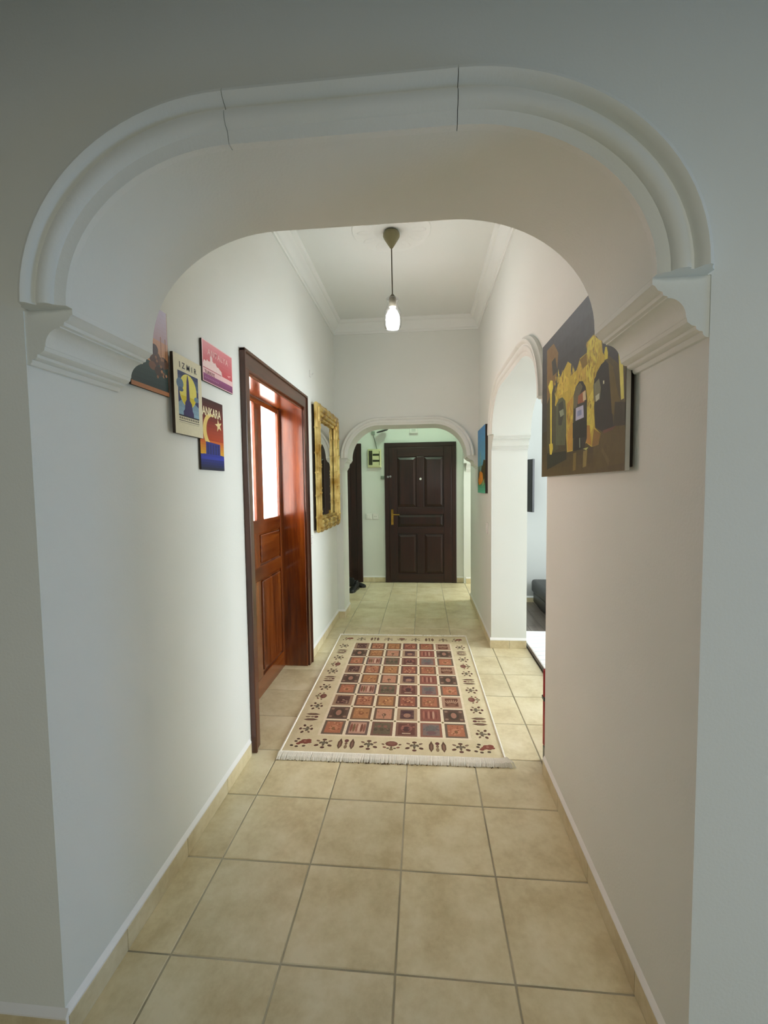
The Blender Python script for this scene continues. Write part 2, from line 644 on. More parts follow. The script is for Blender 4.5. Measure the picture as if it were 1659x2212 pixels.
def wall_with_window(name, axis, lo, hi, w0, w1, z0, z1, a, b, mat):
    bm = bmesh.new()
    for q0, q1, za, zb in ((lo, w0, 0, ZC), (w1, hi, 0, ZC), (w0, w1, 0, z0), (w0, w1, z1, ZC)):
        bm_prism(bm, [(q0, za), (q1, za), (q1, zb), (q0, zb)], axis, a, b)
    return struct(mesh_obj(name, bm, mat), 'plain outer wall with a window')


wall_with_window('wall_living_window', 'x', Y1, 5.27, 2.28, 4.08, 0.58, 2.52, 4.5, 4.65, 'bulkwall')
wall_with_window('wall_hall_side', 'x', 5.27, YD + 0.15, 5.32, 6.12, 0.68, 2.22, 2.2, 2.35, 'bulkwall')
struct(box('wall_bedroom_near', (-3.1, 1.4, 0), (-1.125, 1.5, ZC), 'bulkwall'), 'bedroom side wall')
struct(box('wall_bedroom_far', (-3.1, 4.2, 0), (-1.125, 4.3, ZC), 'bulkwall'), 'bedroom side wall')
wall_with_window('wall_bedroom_window', 'x', 1.4, 4.3, 1.72, 3.78, 0.68, 2.32, -3.15, -3.0, 'bulkwall')
struct(box('floor_bedroom', (-3.1, 1.5, -0.08), (-1.13, 4.2, 0.0), 'laminate'), 'bedroom floor')
wall_with_window('wall_back', 'y', -2.45, 4.6, -0.08, 1.98, 1.27, 2.83, -3.15, -3.0, 'entrywall')  # window opening here is added to hold the entry fill
struct(box('wall_entry_left', (-2.6, -3.1, 0), (-2.45, Y0, ZC), 'entrywall'), 'side wall of the entry room')
wall_with_window('wall_entry_right', 'x', -3.1, Y0, -0.22, 0.62, 0.15, 1.09, 3.65, 3.8, 'entrywall')
struct(box('added_shade_beam', (-2.45, -0.75, 2.18), (3.65, -0.45, ZC), 'entrywall'), 'added unseen beam behind the viewpoint that shades the front wall top')  # unseen beam, added to darken the top of the front wall
struct(box('ceiling', (-3.2, -3.2, ZC), (4.7, YD + 0.2, ZC + 0.12), 'ceiling'), 'white painted ceiling')
for k, (axis, p, w0, w1, z0, z1) in enumerate((('x', 4.52, 2.28, 4.08, 0.58, 2.52), ('x', -3.04, 1.72, 3.78, 0.68, 2.32), ('y', -3.04, -0.08, 1.98, 1.27, 2.83), ('x', 3.67, -0.22, 0.62, 0.15, 1.09), ('x', 2.22, 5.32, 6.12, 0.68, 2.22))):
    bm = bmesh.new()
    mid = (w0 + w1) / 2
    for q0, q1, za, zb in ((w0, w0 + 0.05, z0, z1), (w1 - 0.05, w1, z0, z1), (mid - 0.03, mid + 0.03, z0, z1), (w0, w1, z0, z0 + 0.05), (w0, w1, z1 - 0.05, z1)):
        bm_prism(bm, [(q0, za), (q1, za), (q1, zb), (q0, zb)], axis, p, p + (0.05 if p > 0 else -0.05))
    struct(mesh_obj('window_%d' % (k + 1), bm, 'trimwhite'), 'white window frame')

# ------------------------------------------------------------------ plaster mouldings and corbels
MOULD = [(0.0, 0.0), (0.0, 0.013), (0.014, 0.017), (0.022, 0.019), (0.026, 0.026), (0.034, 0.030), (0.046, 0.0315), (0.052, 0.030), (0.055, 0.024), (0.062, 0.023),
         (0.066, 0.029), (0.072, 0.036), (0.080, 0.039), (0.087, 0.037), (0.090, 0.030), (0.096, 0.022), (0.102, 0.018), (0.102, 0.0)]


def sweep_mould(name, path, place, mat, parent, scale=1.0, relief=1.0):
    """path: list of ((a,z),(na,nz)); place(a,z,q) gives the world point for protrusion q"""
    bm = bmesh.new()
    rings = []
    for (a, z), (na, nz) in path:
        rings.append([bm.verts.new(place(a + na * d * scale, z + nz * d * scale, q * scale * relief)) for d, q in MOULD])
    n = len(MOULD)
    for A, B in zip(rings, rings[1:]):
        for k in range(n):
            bm.faces.new((A[k], B[k], B[(k + 1) % n], A[(k + 1) % n]))
    bm.faces.new(rings[0])
    bm.faces.new(rings[-1][::-1])
    return mesh_obj(name, bm, mat, parent, 'yes')


def arch_paths(a0, a1, zs, ra, rb, n=22, gap=0.0015):
    left, right = [], []
    for t in range(n + 1):
        th = t * math.pi / 2 / n
        p = (a0 + ra - ra * math.cos(th), zs + rb * math.sin(th))
        nn = Vector((-math.cos(th) / ra, math.sin(th) / rb)).normalized()
        left.append((p, (nn.x, nn.y)))
        th = math.pi / 2 - th
        p = (a1 - ra + ra * math.cos(th), zs + rb * math.sin(th))
        nn = Vector((math.cos(th) / ra, math.sin(th) / rb)).normalized()
        right.append((p, (nn.x, nn.y)))
    m = [((a0 + ra + gap, zs + rb), (0, 1)), ((a1 - ra - gap, zs + rb), (0, 1))]
    return left, m, right


COVE = [(0.044 + 0.036 * (1 - math.cos(t * math.pi / 2 / 8)), 0.040 + 0.040 * math.sin(t * math.pi / 2 / 8)) for t in range(9)]
CORBEL = [(0.0, 0.0), (0.007, 0.001), (0.011, 0.006), (0.012, 0.012), (0.019, 0.013), (0.024, 0.017), (0.025, 0.023), (0.032, 0.024), (0.041, 0.031), (0.043, 0.040)] + COVE + \
         [(0.080, 0.083), (0.088, 0.085), (0.090, 0.092), (0.099, 0.096), (0.104, 0.104), (0.1095, 0.107), (0.1095, 0.120), (0.0, 0.120)]


def corbel(parent, place, z0, t0, t1, sc=1.0, wide=1.0):
    bm = bmesh.new()
    A = [bm.verts.new(place(p * sc * wide, z0 + z * sc, t0)) for p, z in CORBEL]
    B = [bm.verts.new(place(p * sc * wide, z0 + z * sc, t1)) for p, z in CORBEL]
    n = len(CORBEL)
    for k in range(n):
        bm.faces.new((A[k], B[k], B[(k + 1) % n], A[(k + 1) % n]))
    bm.faces.new(A)
    bm.faces.new(B[::-1])
    return mesh_obj('corbel', bm, 'plaster', parent, 'yes')


def trim(name, label):
    o = bpy.data.objects.new(name, None)
    COL.objects.link(o)
    o['kind'] = 'structure'
    o['label'] = label
    return o


T1 = trim('trim_1', 'moulded plaster surround of the large arch')
for pth in arch_paths(A0, A1, ZS1, RA1, RB1):
    sweep_mould('moulding', pth, lambda a, z, q: (a, Y0 - q, z), 'plaster', T1, 1.0, 1.2)
corbel(T1, lambda p, z, t: (XL + p, t, z), 1.672, Y0 + 0.002, Y1, 1.0, 1.075)
corbel(T1, lambda p, z, t: (XR - p, t, z), 1.672, Y0 + 0.002, Y1, 1.0)

T2 = trim('trim_2', 'moulded plaster surround of the side arch on the right')
for pth in arch_paths(B0 + 0.11, B1 - 0.11, ZS2, ra2, RB2):
    sweep_mould('moulding', pth, lambda a, z, q: (XR - q, a, z), 'plaster', T2)
corbel(T2, lambda p, z, t: (t, B0 + p, z), 1.672, XR, XR2, 1.0)
corbel(T2, lambda p, z, t: (t, B1 - p, z), 1.672, XR, XR2, 1.0)

T3 = trim('trim_3', 'moulded plaster surround of the small far arch')
for pth in arch_paths(D0, D1, ZS3, RA3, RB3):
    sweep_mould('moulding', pth, lambda a, z, q: (a, YF - q, z), 'plaster', T3, 0.8)
corbel(T3, lambda p, z, t: (J3 + p, t, z), 1.565, YF + 0.002, YF2, 1.0, 0.55)
corbel(T3, lambda p, z, t: (XR - p, t, z), 1.565, YF + 0.002, YF2, 1.0, 1.12)

T4 = trim('trim_4', 'moulded plaster surround of the arch by the entrance')
for pth in arch_paths(C0 + 0.10, C1 - 0.10, 1.69, ra3, 0.30, 12):
    sweep_mould('moulding', pth, lambda a, z, q: (XR - q * 0.7, a, z), 'plaster', T4, 0.8)
corbel(T4, lambda p, z, t: (t, C0 + p, z), 1.575, XR + 0.03, XR2, 0.96)
corbel(T4, lambda p, z, t: (t, C1 - p, z), 1.575, XR + 0.03, XR2, 0.96)

# ceiling cornice: one length along each side
CORN = [(0.0, 0.0), (0.012, 0.0), (0.014, 0.014), (0.026, 0.020), (0.034, 0.044), (0.050, 0.066), (0.066, 0.078), (0.070, 0.088), (0.082, 0.092), (0.094, 0.104), (0.098, 0.118), (0.0, 0.118)]
T5 = trim('trim_5', 'white plaster ceiling cornice of the corridor')
zc0 = ZC - 0.118
for nm, pl in (('left', lambda p, z, t: (XL + p, t, zc0 + z)), ('right', lambda p, z, t: (XR - p, t, zc0 + z)),
               ('far', lambda p, z, t: (t, YF - p, zc0 + z)), ('near', lambda p, z, t: (t, Y1 + p, zc0 + z))):
    a, b = (Y1, YF) if nm in ('left', 'right') else (XL, XR)
    bm = bmesh.new()
    A = [bm.verts.new(pl(p, z, a + p)) for p, z in CORN]
    B = [bm.verts.new(pl(p, z, b - p)) for p, z in CORN]
    for k in range(len(CORN)):
        bm.faces.new((A[k], B[k], B[(k + 1) % len(CORN)], A[(k + 1) % len(CORN)]))
    bm.faces.new(A)
    bm.faces.new(B[::-1])
    mesh_obj('cornice_length', bm, 'ceiling', T5, 'yes')
# ceiling rose with low petals
T6 = trim('trim_6', 'round plaster ceiling rose above the pendant lamp')
LX, LY = -0.192, 2.93
lathe('rose_disc', [(0.0, ZC - 0.004), (0.10, ZC - 0.004), (0.105, ZC - 0.007), (0.12, ZC - 0.007), (0.125, ZC - 0.004), (0.24, ZC - 0.003), (0.245, ZC - 0.006), (0.255, ZC - 0.006), (0.26, ZC)], LX, LY, 'ceiling', T6, 48)
for k in range(12):
    a = k * math.pi / 6
    bm = bmesh.new()
    bmesh.ops.create_uvsphere(bm, u_segments=10, v_segments=6, radius=1.0)
    bmesh.ops.transform(bm, matrix=Matrix.Translation((LX + 0.18 * math.cos(a), LY + 0.18 * math.sin(a), ZC - 0.0025)) @ Matrix.Rotation(a, 4, 'Z') @ Matrix.Diagonal((0.05, 0.024, 0.004, 1)), verts=bm.verts)
    mesh_obj('petal', bm, 'ceiling', T6, 'all')

# ------------------------------------------------------------------ tiled baseboards
BH = 0.068


def baseboard(name, label, p0, p1, nrm, first=None, h=BH):
    """p0->p1 along the wall foot; nrm points into the room; skirting tiles are pieces of their own"""
    p0, p1, nrm = Vector((*p0, 0)), Vector((*p1, 0)), Vector((*nrm, 0))
    d = (p1 - p0).normalized()
    L = (p1 - p0).length
    up = Vector((0, 0, 1))

    def extr(prof, a, b, nm, mat, parent):
        bm = bmesh.new()
        A = [bm.verts.new(p0 + d * a + nrm * q + up * z) for q, z in prof]
        B = [bm.verts.new(p0 + d * b + nrm * q + up * z) for q, z in prof]
        n = len(prof)
        for k in range(n):
            bm.faces.new((A[k], B[k], B[(k + 1) % n], A[(k + 1) % n]))
        bm.faces.new(A)
        bm.faces.new(B[::-1])
        return mesh_obj(nm, bm, mat, parent)
    root = struct(extr([(0, 0), (0.0065, 0), (0.0065, h - 0.001), (0.0095, h + 0.001), (0.0095, h + 0.006), (0.0, h + 0.022)], 0, L, name, 'trimwhite', None), label)
    cuts = [0.0]
    s = TS if first is None else first
    while s < L - 0.03:
        cuts.append(s)
        s += TS
    cuts.append(L)
    for a, b in zip(cuts, cuts[1:]):
        if b - a > 0.012:
            extr([(0.005, 0.0005), (0.0095, 0.0005), (0.010, 0.002), (0.010, h - 0.0015), (0.009, h), (0.005, h)], a + 0.0012, b - 0.0012, 'skirting_tile', 'skirt', root)
    return root


off = (TY0 - Y0) % TS
baseboard('baseboard_left', 'tiled skirting along the left corridor wall before the door', (XL, Y0), (XL, 2.10), (1, 0), off)
baseboard('baseboard_left_far', 'tiled skirting along the left corridor wall below the mirror', (XL, 3.325), (XL, YF), (1, 0), 0.18)
baseboard('baseboard_right', 'tiled skirting along the right corridor wall below the large picture', (XR, Y0), (XR, B0), (-1, 0), off)
baseboard('baseboard_right_far', 'tiled skirting along the right corridor wall below the blue picture', (XR, B1), (XR, C0), (-1, 0), 0.15)
baseboard('baseboard_pillar', 'tiled skirting at the foot of the side arch pillar', (XR - 0.009, B1), (XR2, B1), (0, -1), 0.16)
baseboard('baseboard_front_left', 'tiled skirting of the front wall left of the large arch', (-2.4, Y0), (XL + 0.009, Y0), (0, -1), 0.15)
baseboard('baseboard_front_right', 'tiled skirting of the front wall right of the large arch', (XR - 0.009, Y0), (2.6, Y0), (0, -1), 0.2)
baseboard('baseboard_far', 'tiled skirting of the far wall left of the small arch', (XL, YF), (J3 + 0.009, YF), (0, -1), 0.5)
baseboard('baseboard_far_jamb', 'tiled skirting inside the small arch', (J3, YF), (J3, YF2), (1, 0), 0.4)
baseboard('baseboard_entrance_left', 'tiled skirting left of the entrance door', (-0.872, YD), (-0.545, YD), (0, -1), 0.16)
baseboard('baseboard_entrance_right', 'tiled skirting right of the entrance door', (0.475, YD), (0.60, YD), (0, -1), 0.3)
baseboard('baseboard_entrance_pillar', 'tiled skirting at the foot of the entrance arch pillar', (0.60, C1), (XR2, C1), (0, -1), 0.3)
baseboard('baseboard_jamb', 'tiled skirting inside the near side of the side arch', (XR, B0), (XR2, B0), (0, 1), 0.16)
baseboard('baseboard_living', 'white skirting of the living room wall', (XR2, 5.12), (4.5, 5.12), (0, -1), 0.3)

# ------------------------------------------------------------------ left door (wood with frosted glass)
door1 = empty('door_1', (-1.05, 2.71, 0))
struct(door1, 'red-brown wooden door with tall frosted panes in a deep lined opening')
CW = 0.072
# casing on the corridor face
for nm, lo, hi, mt in (('casing', (XL, DY0 - CW + 0.008, 0), (XL + 0.020, DY0 + 0.010, 2.075), 'casing'),
                       ('casing', (XL, DY1 - 0.010, 0), (XL + 0.020, DY1 + CW - 0.008, 2.075), 'casing')):
    box(nm, lo, hi, mt, door1, 0.004, 2)
box('casing', (XL, DY0 - CW + 0.008, DZ - 0.005), (XL + 0.021, DY1 + CW - 0.008, 2.078), 'casing_y', door1, 0.004, 2)
for y0, y1, z0, z1 in ((DY0 - CW + 0.006, DY0 - CW + 0.022, 0, 2.08), (DY1 + CW - 0.022, DY1 + CW - 0.006, 0, 2.08), (DY0 - CW + 0.006, DY1 + CW - 0.006, 2.064, 2.082)):
    box('back_band', (XL, y0, z0), (XL + 0.030, y1, z1), 'casing', door1, 0.004, 2)
# jamb lining through the wall thickness
box('jamb_lining', (-1.128, DY1 - 0.022, 0), (XL + 0.004, DY1, DZ), 'wood', door1, 0.002)
box('jamb_lining', (-1.128, DY0, 0), (XL + 0.004, DY0 + 0.022, DZ), 'wood', door1, 0.002)
box('head_lining', (-1.128, DY0, DZ - 0.022), (XL + 0.004, DY1, DZ), 'wood_y', door1, 0.002)
ly0, ly1, lz1, lx0, lx1 = DY0 + 0.024, DY1 - 0.024, DZ - 0.025, -1.110, -1.070
leaf = empty('door_leaf', (lx0, ly1, 0))
leaf.parent = door1
leaf.matrix_parent_inverse = door1.matrix_basis.inverted()


def leafbox(nm, y0, y1, z0, z1, x0=lx0, x1=lx1, mt='wood', bev=0.004):
    o = box(nm, (x0, y0, z0), (x1, y1, z1), mt, None, bev, 2)
    o.parent = leaf
    o.matrix_parent_inverse = (door1.matrix_basis @ leaf.matrix_parent_inverse @ leaf.matrix_basis).inverted()
    return o


leafbox('stile', ly0, ly0 + 0.075, 0.008, lz1)
leafbox('stile', ly1 - 0.045, ly1, 0.008, lz1)
leafbox('stile', 2.66, 2.755, 0.12, 1.09, lx0 + 0.001, lx1 - 0.0015)
leafbox('muntin', 2.725, 2.845, 1.16, lz1 - 0.03, lx0 + 0.001, lx1 - 0.0015)
leafbox('rail', ly0 + 0.075, ly1 - 0.045, lz1 - 0.035, lz1, mt='wood_y')
leafbox('rail', ly0 + 0.075, ly1 - 0.045, 1.085, 1.175, mt='wood_y')
leafbox('rail', ly0 + 0.075, ly1 - 0.045, 0.775, 0.87, mt='wood_y')
leafbox('rail', ly0 + 0.075, ly1 - 0.045, 0.008, 0.13, mt='wood_y')
for y0, y1 in ((ly0 + 0.07, 2.73), (2.84, ly1 - 0.04)):
    leafbox('glass_pane', y0, y1, 1.17, lz1 - 0.03, lx0 + 0.016, lx0 + 0.020, 'frosted', 0)
leafbox('panel_field', ly0 + 0.07, ly1 - 0.04, 0.10, 1.10, lx0 + 0.012, lx1 - 0.014, 'wood', 0)
for y0, y1 in ((ly0 + 0.09, 2.645), (2.790, ly1 - 0.058)):
    leafbox('raised_panel', y0, y1, 0.885, 1.072, lx0 + 0.02, lx1 - 0.004, 'wood_y', 0.008)
    leafbox('raised_panel', y0, y1, 0.15, 0.762, lx0 + 0.02, lx1 - 0.002, 'wood', 0.010)

# ------------------------------------------------------------------ entrance door
door2 = empty('door_2', (-0.035, YD, 0))
struct(door2, 'dark walnut entrance door with five raised panels and brass handle')
ex0, ex1, ez1 = -0.540, 0.470, 2.000
fy = YD - 0.035
box('frame_post', (ex0, fy, 0), (ex0 + 0.062, YD, ez1), 'dark', door2, 0.006, 2)
box('frame_post', (ex1 - 0.062, fy, 0), (ex1, YD, ez1), 'dark', door2, 0.006, 2)
box('frame_head', (ex0, fy - 0.001, ez1 - 0.062), (ex1, YD, ez1), 'dark_x', door2, 0.006, 2)
leaf2 = box('door_leaf', (ex0 + 0.06, YD - 0.020, 0.008), (ex1 - 0.06, YD - 0.002, ez1 - 0.06), 'dark', door2, 0.003)


def d2(nm, x0, x1, z0, z1, y0, y1, mt='dark', bev=0.005, par=None):
    return box(nm, (x0, y0, z0), (x1, y1, z1), mt, par or door2, bev, 2)


lx, rx = ex0 + 0.062, ex1 - 0.062
ya, yb = YD - 0.036, YD - 0.016
SW = 0.115
d2('stile', lx, lx + SW, 0.008, ez1 - 0.064, ya, yb)
d2('stile', rx - SW, rx, 0.008, ez1 - 0.064, ya, yb)
cx = (lx + rx) / 2
for z0, z1 in ((0.008, 0.13), (0.705, 0.805), (0.985, 1.085), (ez1 - 0.20, ez1 - 0.064)):
    d2('rail', lx + SW, rx - SW, z0, z1, ya, yb, 'dark_x')
d2('stile', cx - 0.052, cx + 0.052, 0.13, 0.705, ya, yb)
d2('stile', cx - 0.052, cx + 0.052, 1.085, ez1 - 0.20, ya, yb)
for x0, x1, z0, z1 in ((lx + SW, cx - 0.052, 0.13, 0.705), (cx + 0.052, rx - SW, 0.13, 0.705), (lx + SW, cx - 0.052, 1.085, ez1 - 0.20), (cx + 0.052, rx - SW, 1.085, ez1 - 0.20), (lx + SW, rx - SW, 0.805, 0.985)):
    bm = bmesh.new()
    m_ = 0.042
    o4 = [(x0 + 0.008, z0 + 0.008), (x1 - 0.008, z0 + 0.008), (x1 - 0.008, z1 - 0.008), (x0 + 0.008, z1 - 0.008)]
    i4 = [(x0 + m_, z0 + m_), (x1 - m_, z0 + m_), (x1 - m_, z1 - m_), (x0 + m_, z1 - m_)]
    O = [bm.verts.new((a, YD - 0.021, b)) for a, b in o4]
    I = [bm.verts.new((a, YD - 0.034, b)) for a, b in i4]
    Bk = [bm.verts.new((a, YD - 0.018, b)) for a, b in o4]
    for k in range(4):
        bm.faces.new((O[k], O[(k + 1) % 4], I[(k + 1) % 4], I[k]))
        bm.faces.new((O[k], Bk[k], Bk[(k + 1) % 4], O[(k + 1) % 4]))
    bm.faces.new(I)
    bm.faces.new(Bk)
    mesh_obj('raised_panel', bm, 'dark', door2)
hx = lx + 0.042
plate = d2('handle_plate', hx - 0.017, hx + 0.017, 0.835, 1.055, ya - 0.006, ya, 'brass', 0.003)
lev = tube('lever', [(hx, ya - 0.004, 0.985), (hx, ya - 0.05, 0.985), (hx + 0.02, ya - 0.055, 0.985), (hx + 0.105, ya - 0.055, 0.982)], [0.010, 0.009, 0.009, 0.008], 'brass', door2, 10)
for lz_, r_ in ((0.895, 0.010),):
    tube('keyhole', [(hx, ya - 0.004, lz_), (hx, ya - 0.012, lz_)], r_, 'brass', door2, 12)
for ax, az in ((-0.490, 1.520), (-0.455, 1.525)):
    tube('lock_rosette', [(ax, ya + 0.002, az), (ax, ya - 0.010, az)], 0.015, 'steel', door2, 14)
tube('lock_rosette', [(-0.425, ya + 0.002, 1.400), (-0.425, ya - 0.008, 1.400)], 0.012, 'dark', door2, 14)
tube('peephole', [(cx + 0.005, ya + 0.003, 1.485), (cx + 0.005, ya - 0.010, 1.485)], 0.016, 'white', door2, 16)

# second dark door, beside the entrance door
door3 = empty('door_3', (-1.35, YD, 0))
struct(door3, 'dark brown door left of the entrance door')
box('casing', (-0.945, YD - 0.03, 0), (-0.873, YD, 2.0), 'dark', door3, 0.005, 2)
box('casing', (-1.90, YD - 0.03, 0), (-1.83, YD, 2.0), 'dark', door3, 0.005, 2)
box('casing', (-1.90, YD - 0.031, 1.93), (-0.873, YD, 2.0), 'dark_x', door3, 0.005, 2)
box('door_leaf', (-1.83, YD - 0.02, 0.008), (-0.945, YD - 0.002, 1.93), 'dark', door3, 0.003)
for x0, x1, z0, z1 in ((-1.74, -1.42, 0.15, 0.8), (-1.34, -1.04, 0.15, 0.8), (-1.74, -1.42, 1.0, 1.8), (-1.34, -1.04, 1.0, 1.8)):
    box('raised_panel', (x0, YD - 0.03, z0), (x1, YD - 0.018, z1), 'dark', door3, 0.008, 2)

# ------------------------------------------------------------------ pendant lamp
lamp = empty('pendant_lamp', (LX, LY, 2.40), 'glowing bulb in a clear glass jar shade hanging from the ceiling', 'lamp')
lathe('canopy', [(0.0, 3.040), (0.048, 3.040), (0.054, 3.030), (0.055, 3.016), (0.050, 3.004), (0.012, 2.945), (0.006, 2.938), (0.0, 2.938)], LX, LY, 'olive', lamp, 24)
tube('cord', [(LX, LY, 2.945), (LX + 0.001, LY, 2.8), (LX + 0.003, LY, 2.66), (LX + 0.003, LY, 2.645)], 0.0042, 'cord', lamp)
cxl = LX + 0.003
lathe('socket', [(0.0, 2.652), (0.004, 2.650), (0.020, 2.630), (0.021, 2.622), (0.024, 2.620), (0.024, 2.565), (0.018, 2.560), (0.0, 2.560)], cxl, LY, 'cord', lamp, 20)
lathe('glass_shade', [(0.020, 2.622), (0.040, 2.618), (0.043, 2.612), (0.040, 2.604), (0.034, 2.598), (0.032, 2.585), (0.036, 2.570), (0.050, 2.545), (0.056, 2.520), (0.057, 2.450), (0.053, 2.432), (0.040, 2.422), (0.0, 2.420)], cxl, LY, 'clear', lamp, 32)
lathe('bulb', [(0.0, 2.562), (0.014, 2.560), (0.017, 2.552), (0.030, 2.535), (0.043, 2.510), (0.046, 2.482), (0.042, 2.456), (0.028, 2.438), (0.0, 2.431)], cxl, LY, 'bulb', lamp, 24)

# ------------------------------------------------------------------ patterned rug
RW, RL = 1.165, 1.855
ru = (Vector((0.406, 2.087, 0)) - Vector((-0.757, 2.073, 0))).normalized()
rv = Vector((-ru.y, ru.x, 0))
rug_o = Vector((-0.757, 2.073, 0)) + rv * 0.012
rug = empty('rug', rug_o, 'cream patterned rug with rows of rust and plum squares on the tiles', 'rug')


def rugpt(a, b, z):
    return rug_o + ru * a + rv * b + Vector((0, 0, z))


bm = bmesh.new()
RT = 0.009
prof = [(0.0, 0.001), (0.003, 0.006), (0.010, RT)]
nx, ny = 24, 36
grid = {}
for i in range(nx + 1):
    for j in range(ny + 1):
        a, b = RW * i / nx, 0.035 + (RL - 0.05) * j / ny
        edge = min(i, nx - i) == 0 or min(j, ny - j) == 0
        grid[i, j] = bm.verts.new(rugpt(a, b, 0.004 if edge else RT))
for i in range(nx):
    for j in range(ny):
        bm.faces.new((grid[i, j], grid[i + 1, j], grid[i + 1, j + 1], grid[i, j + 1]))
low = {}
ring = [(i, 0) for i in range(nx)] + [(nx, j) for j in range(ny)] + [(i, ny) for i in range(nx, 0, -1)] + [(0, j) for j in range(ny, 0, -1)]
for k in ring:
    c = grid[k].co
    low[k] = bm.verts.new((c.x, c.y, 0.0012))
for k, k2 in zip(ring, ring[1:] + ring[:1]):
    bm.faces.new((grid[k], low[k], low[k2], grid[k2]))
bm.faces.new([low[k] for k in ring][::-1])
mesh_obj('rug_body', bm, 'rugbase', rug)
# selvedge cords along the sides
for a in (0.004, RW - 0.004):
    tube('selvedge', [rugpt(a, 0.035 + (RL - 0.05) * k / 20, 0.006) for k in range(21)], 0.0055, 'fringe', rug, 6)
# fringe: many small tufts at both ends
for end in (0, 1):
    bm = bmesh.new()
    n = 520 if end == 0 else 220
    for k in range(n):
        a = RW * (k + random.random()) / n
        ln = (0.064 if end == 0 else 0.03) * random.uniform(0.9, 1.04)
        b0 = 0.052 if end == 0 else RL - 0.022
        sg = -1 if end == 0 else 1
        da = random.uniform(-0.006, 0.006)
        z0 = RT + (0.006 if end == 0 else 0.002)
        hook = max(0.0, (a - RW + 0.06) / 0.06) if end == 0 else 0
        pts = [rugpt(a, b0, RT * 0.8), rugpt(a + da * 0.3, b0 + sg * ln * 0.35, z0 + 0.012 * hook), rugpt(a + da + 0.02 * hook, b0 + sg * ln * 0.8, z0 * 0.7 + 0.012 * hook), rugpt(a + da * 1.4 + 0.03 * hook, b0 + sg * ln, 0.0025)]
        bm_tube(bm, pts, [0.0032, 0.0042, 0.0042, 0.0024], 4)
    fr = mesh_obj('fringe', bm, 'fringe', rug)
    fr['kind'] = 'stuff'
bm = bmesh.new()
for k in range(70):
    a = RW * random.choice([random.uniform(0.3, 0.62), random.uniform(0.0, 1.0)])
    c = rugpt(a, -0.012 + random.uniform(-0.004, 0.004), 0.0)
    bm_tube(bm, [c + Vector((0, 0, 0.001)), c + rv * -0.004 + Vector((random.uniform(-.004, .004), 0, 0.004))], 0.0022, 4)
fd = mesh_obj('fringe_soil', bm, 'fringedark', rug)
fd['kind'] = 'stuff'

ink = Ink(rugpt(0, 0, RT), ru, rv, (0, 0, 1), 0.0003)
ink.fade, ink.gain = 0.36, 1.12
U0, U1, V0, V1 = 0.172, 1.006, 0.208, 1.640
pu, pv = (U1 - U0) / 6, (V1 - V0) / 9
CREAM = '#e4d6b4'
ink.rect(U0 - 0.006, V0 - 0.006, U1 + 0.006, V1 + 0.006, CREAM, 0)


def dots(x0, y0, x1, y1, cols, n, r=0.006, seed=0):
    rr = random.Random(seed)
    for _ in range(n):
        ink.ell(rr.uniform(x0, x1), rr.uniform(y0, y1), r * rr.uniform(.6, 1.2), r * rr.uniform(.6, 1.2), rr.choice(cols), 4, 6)


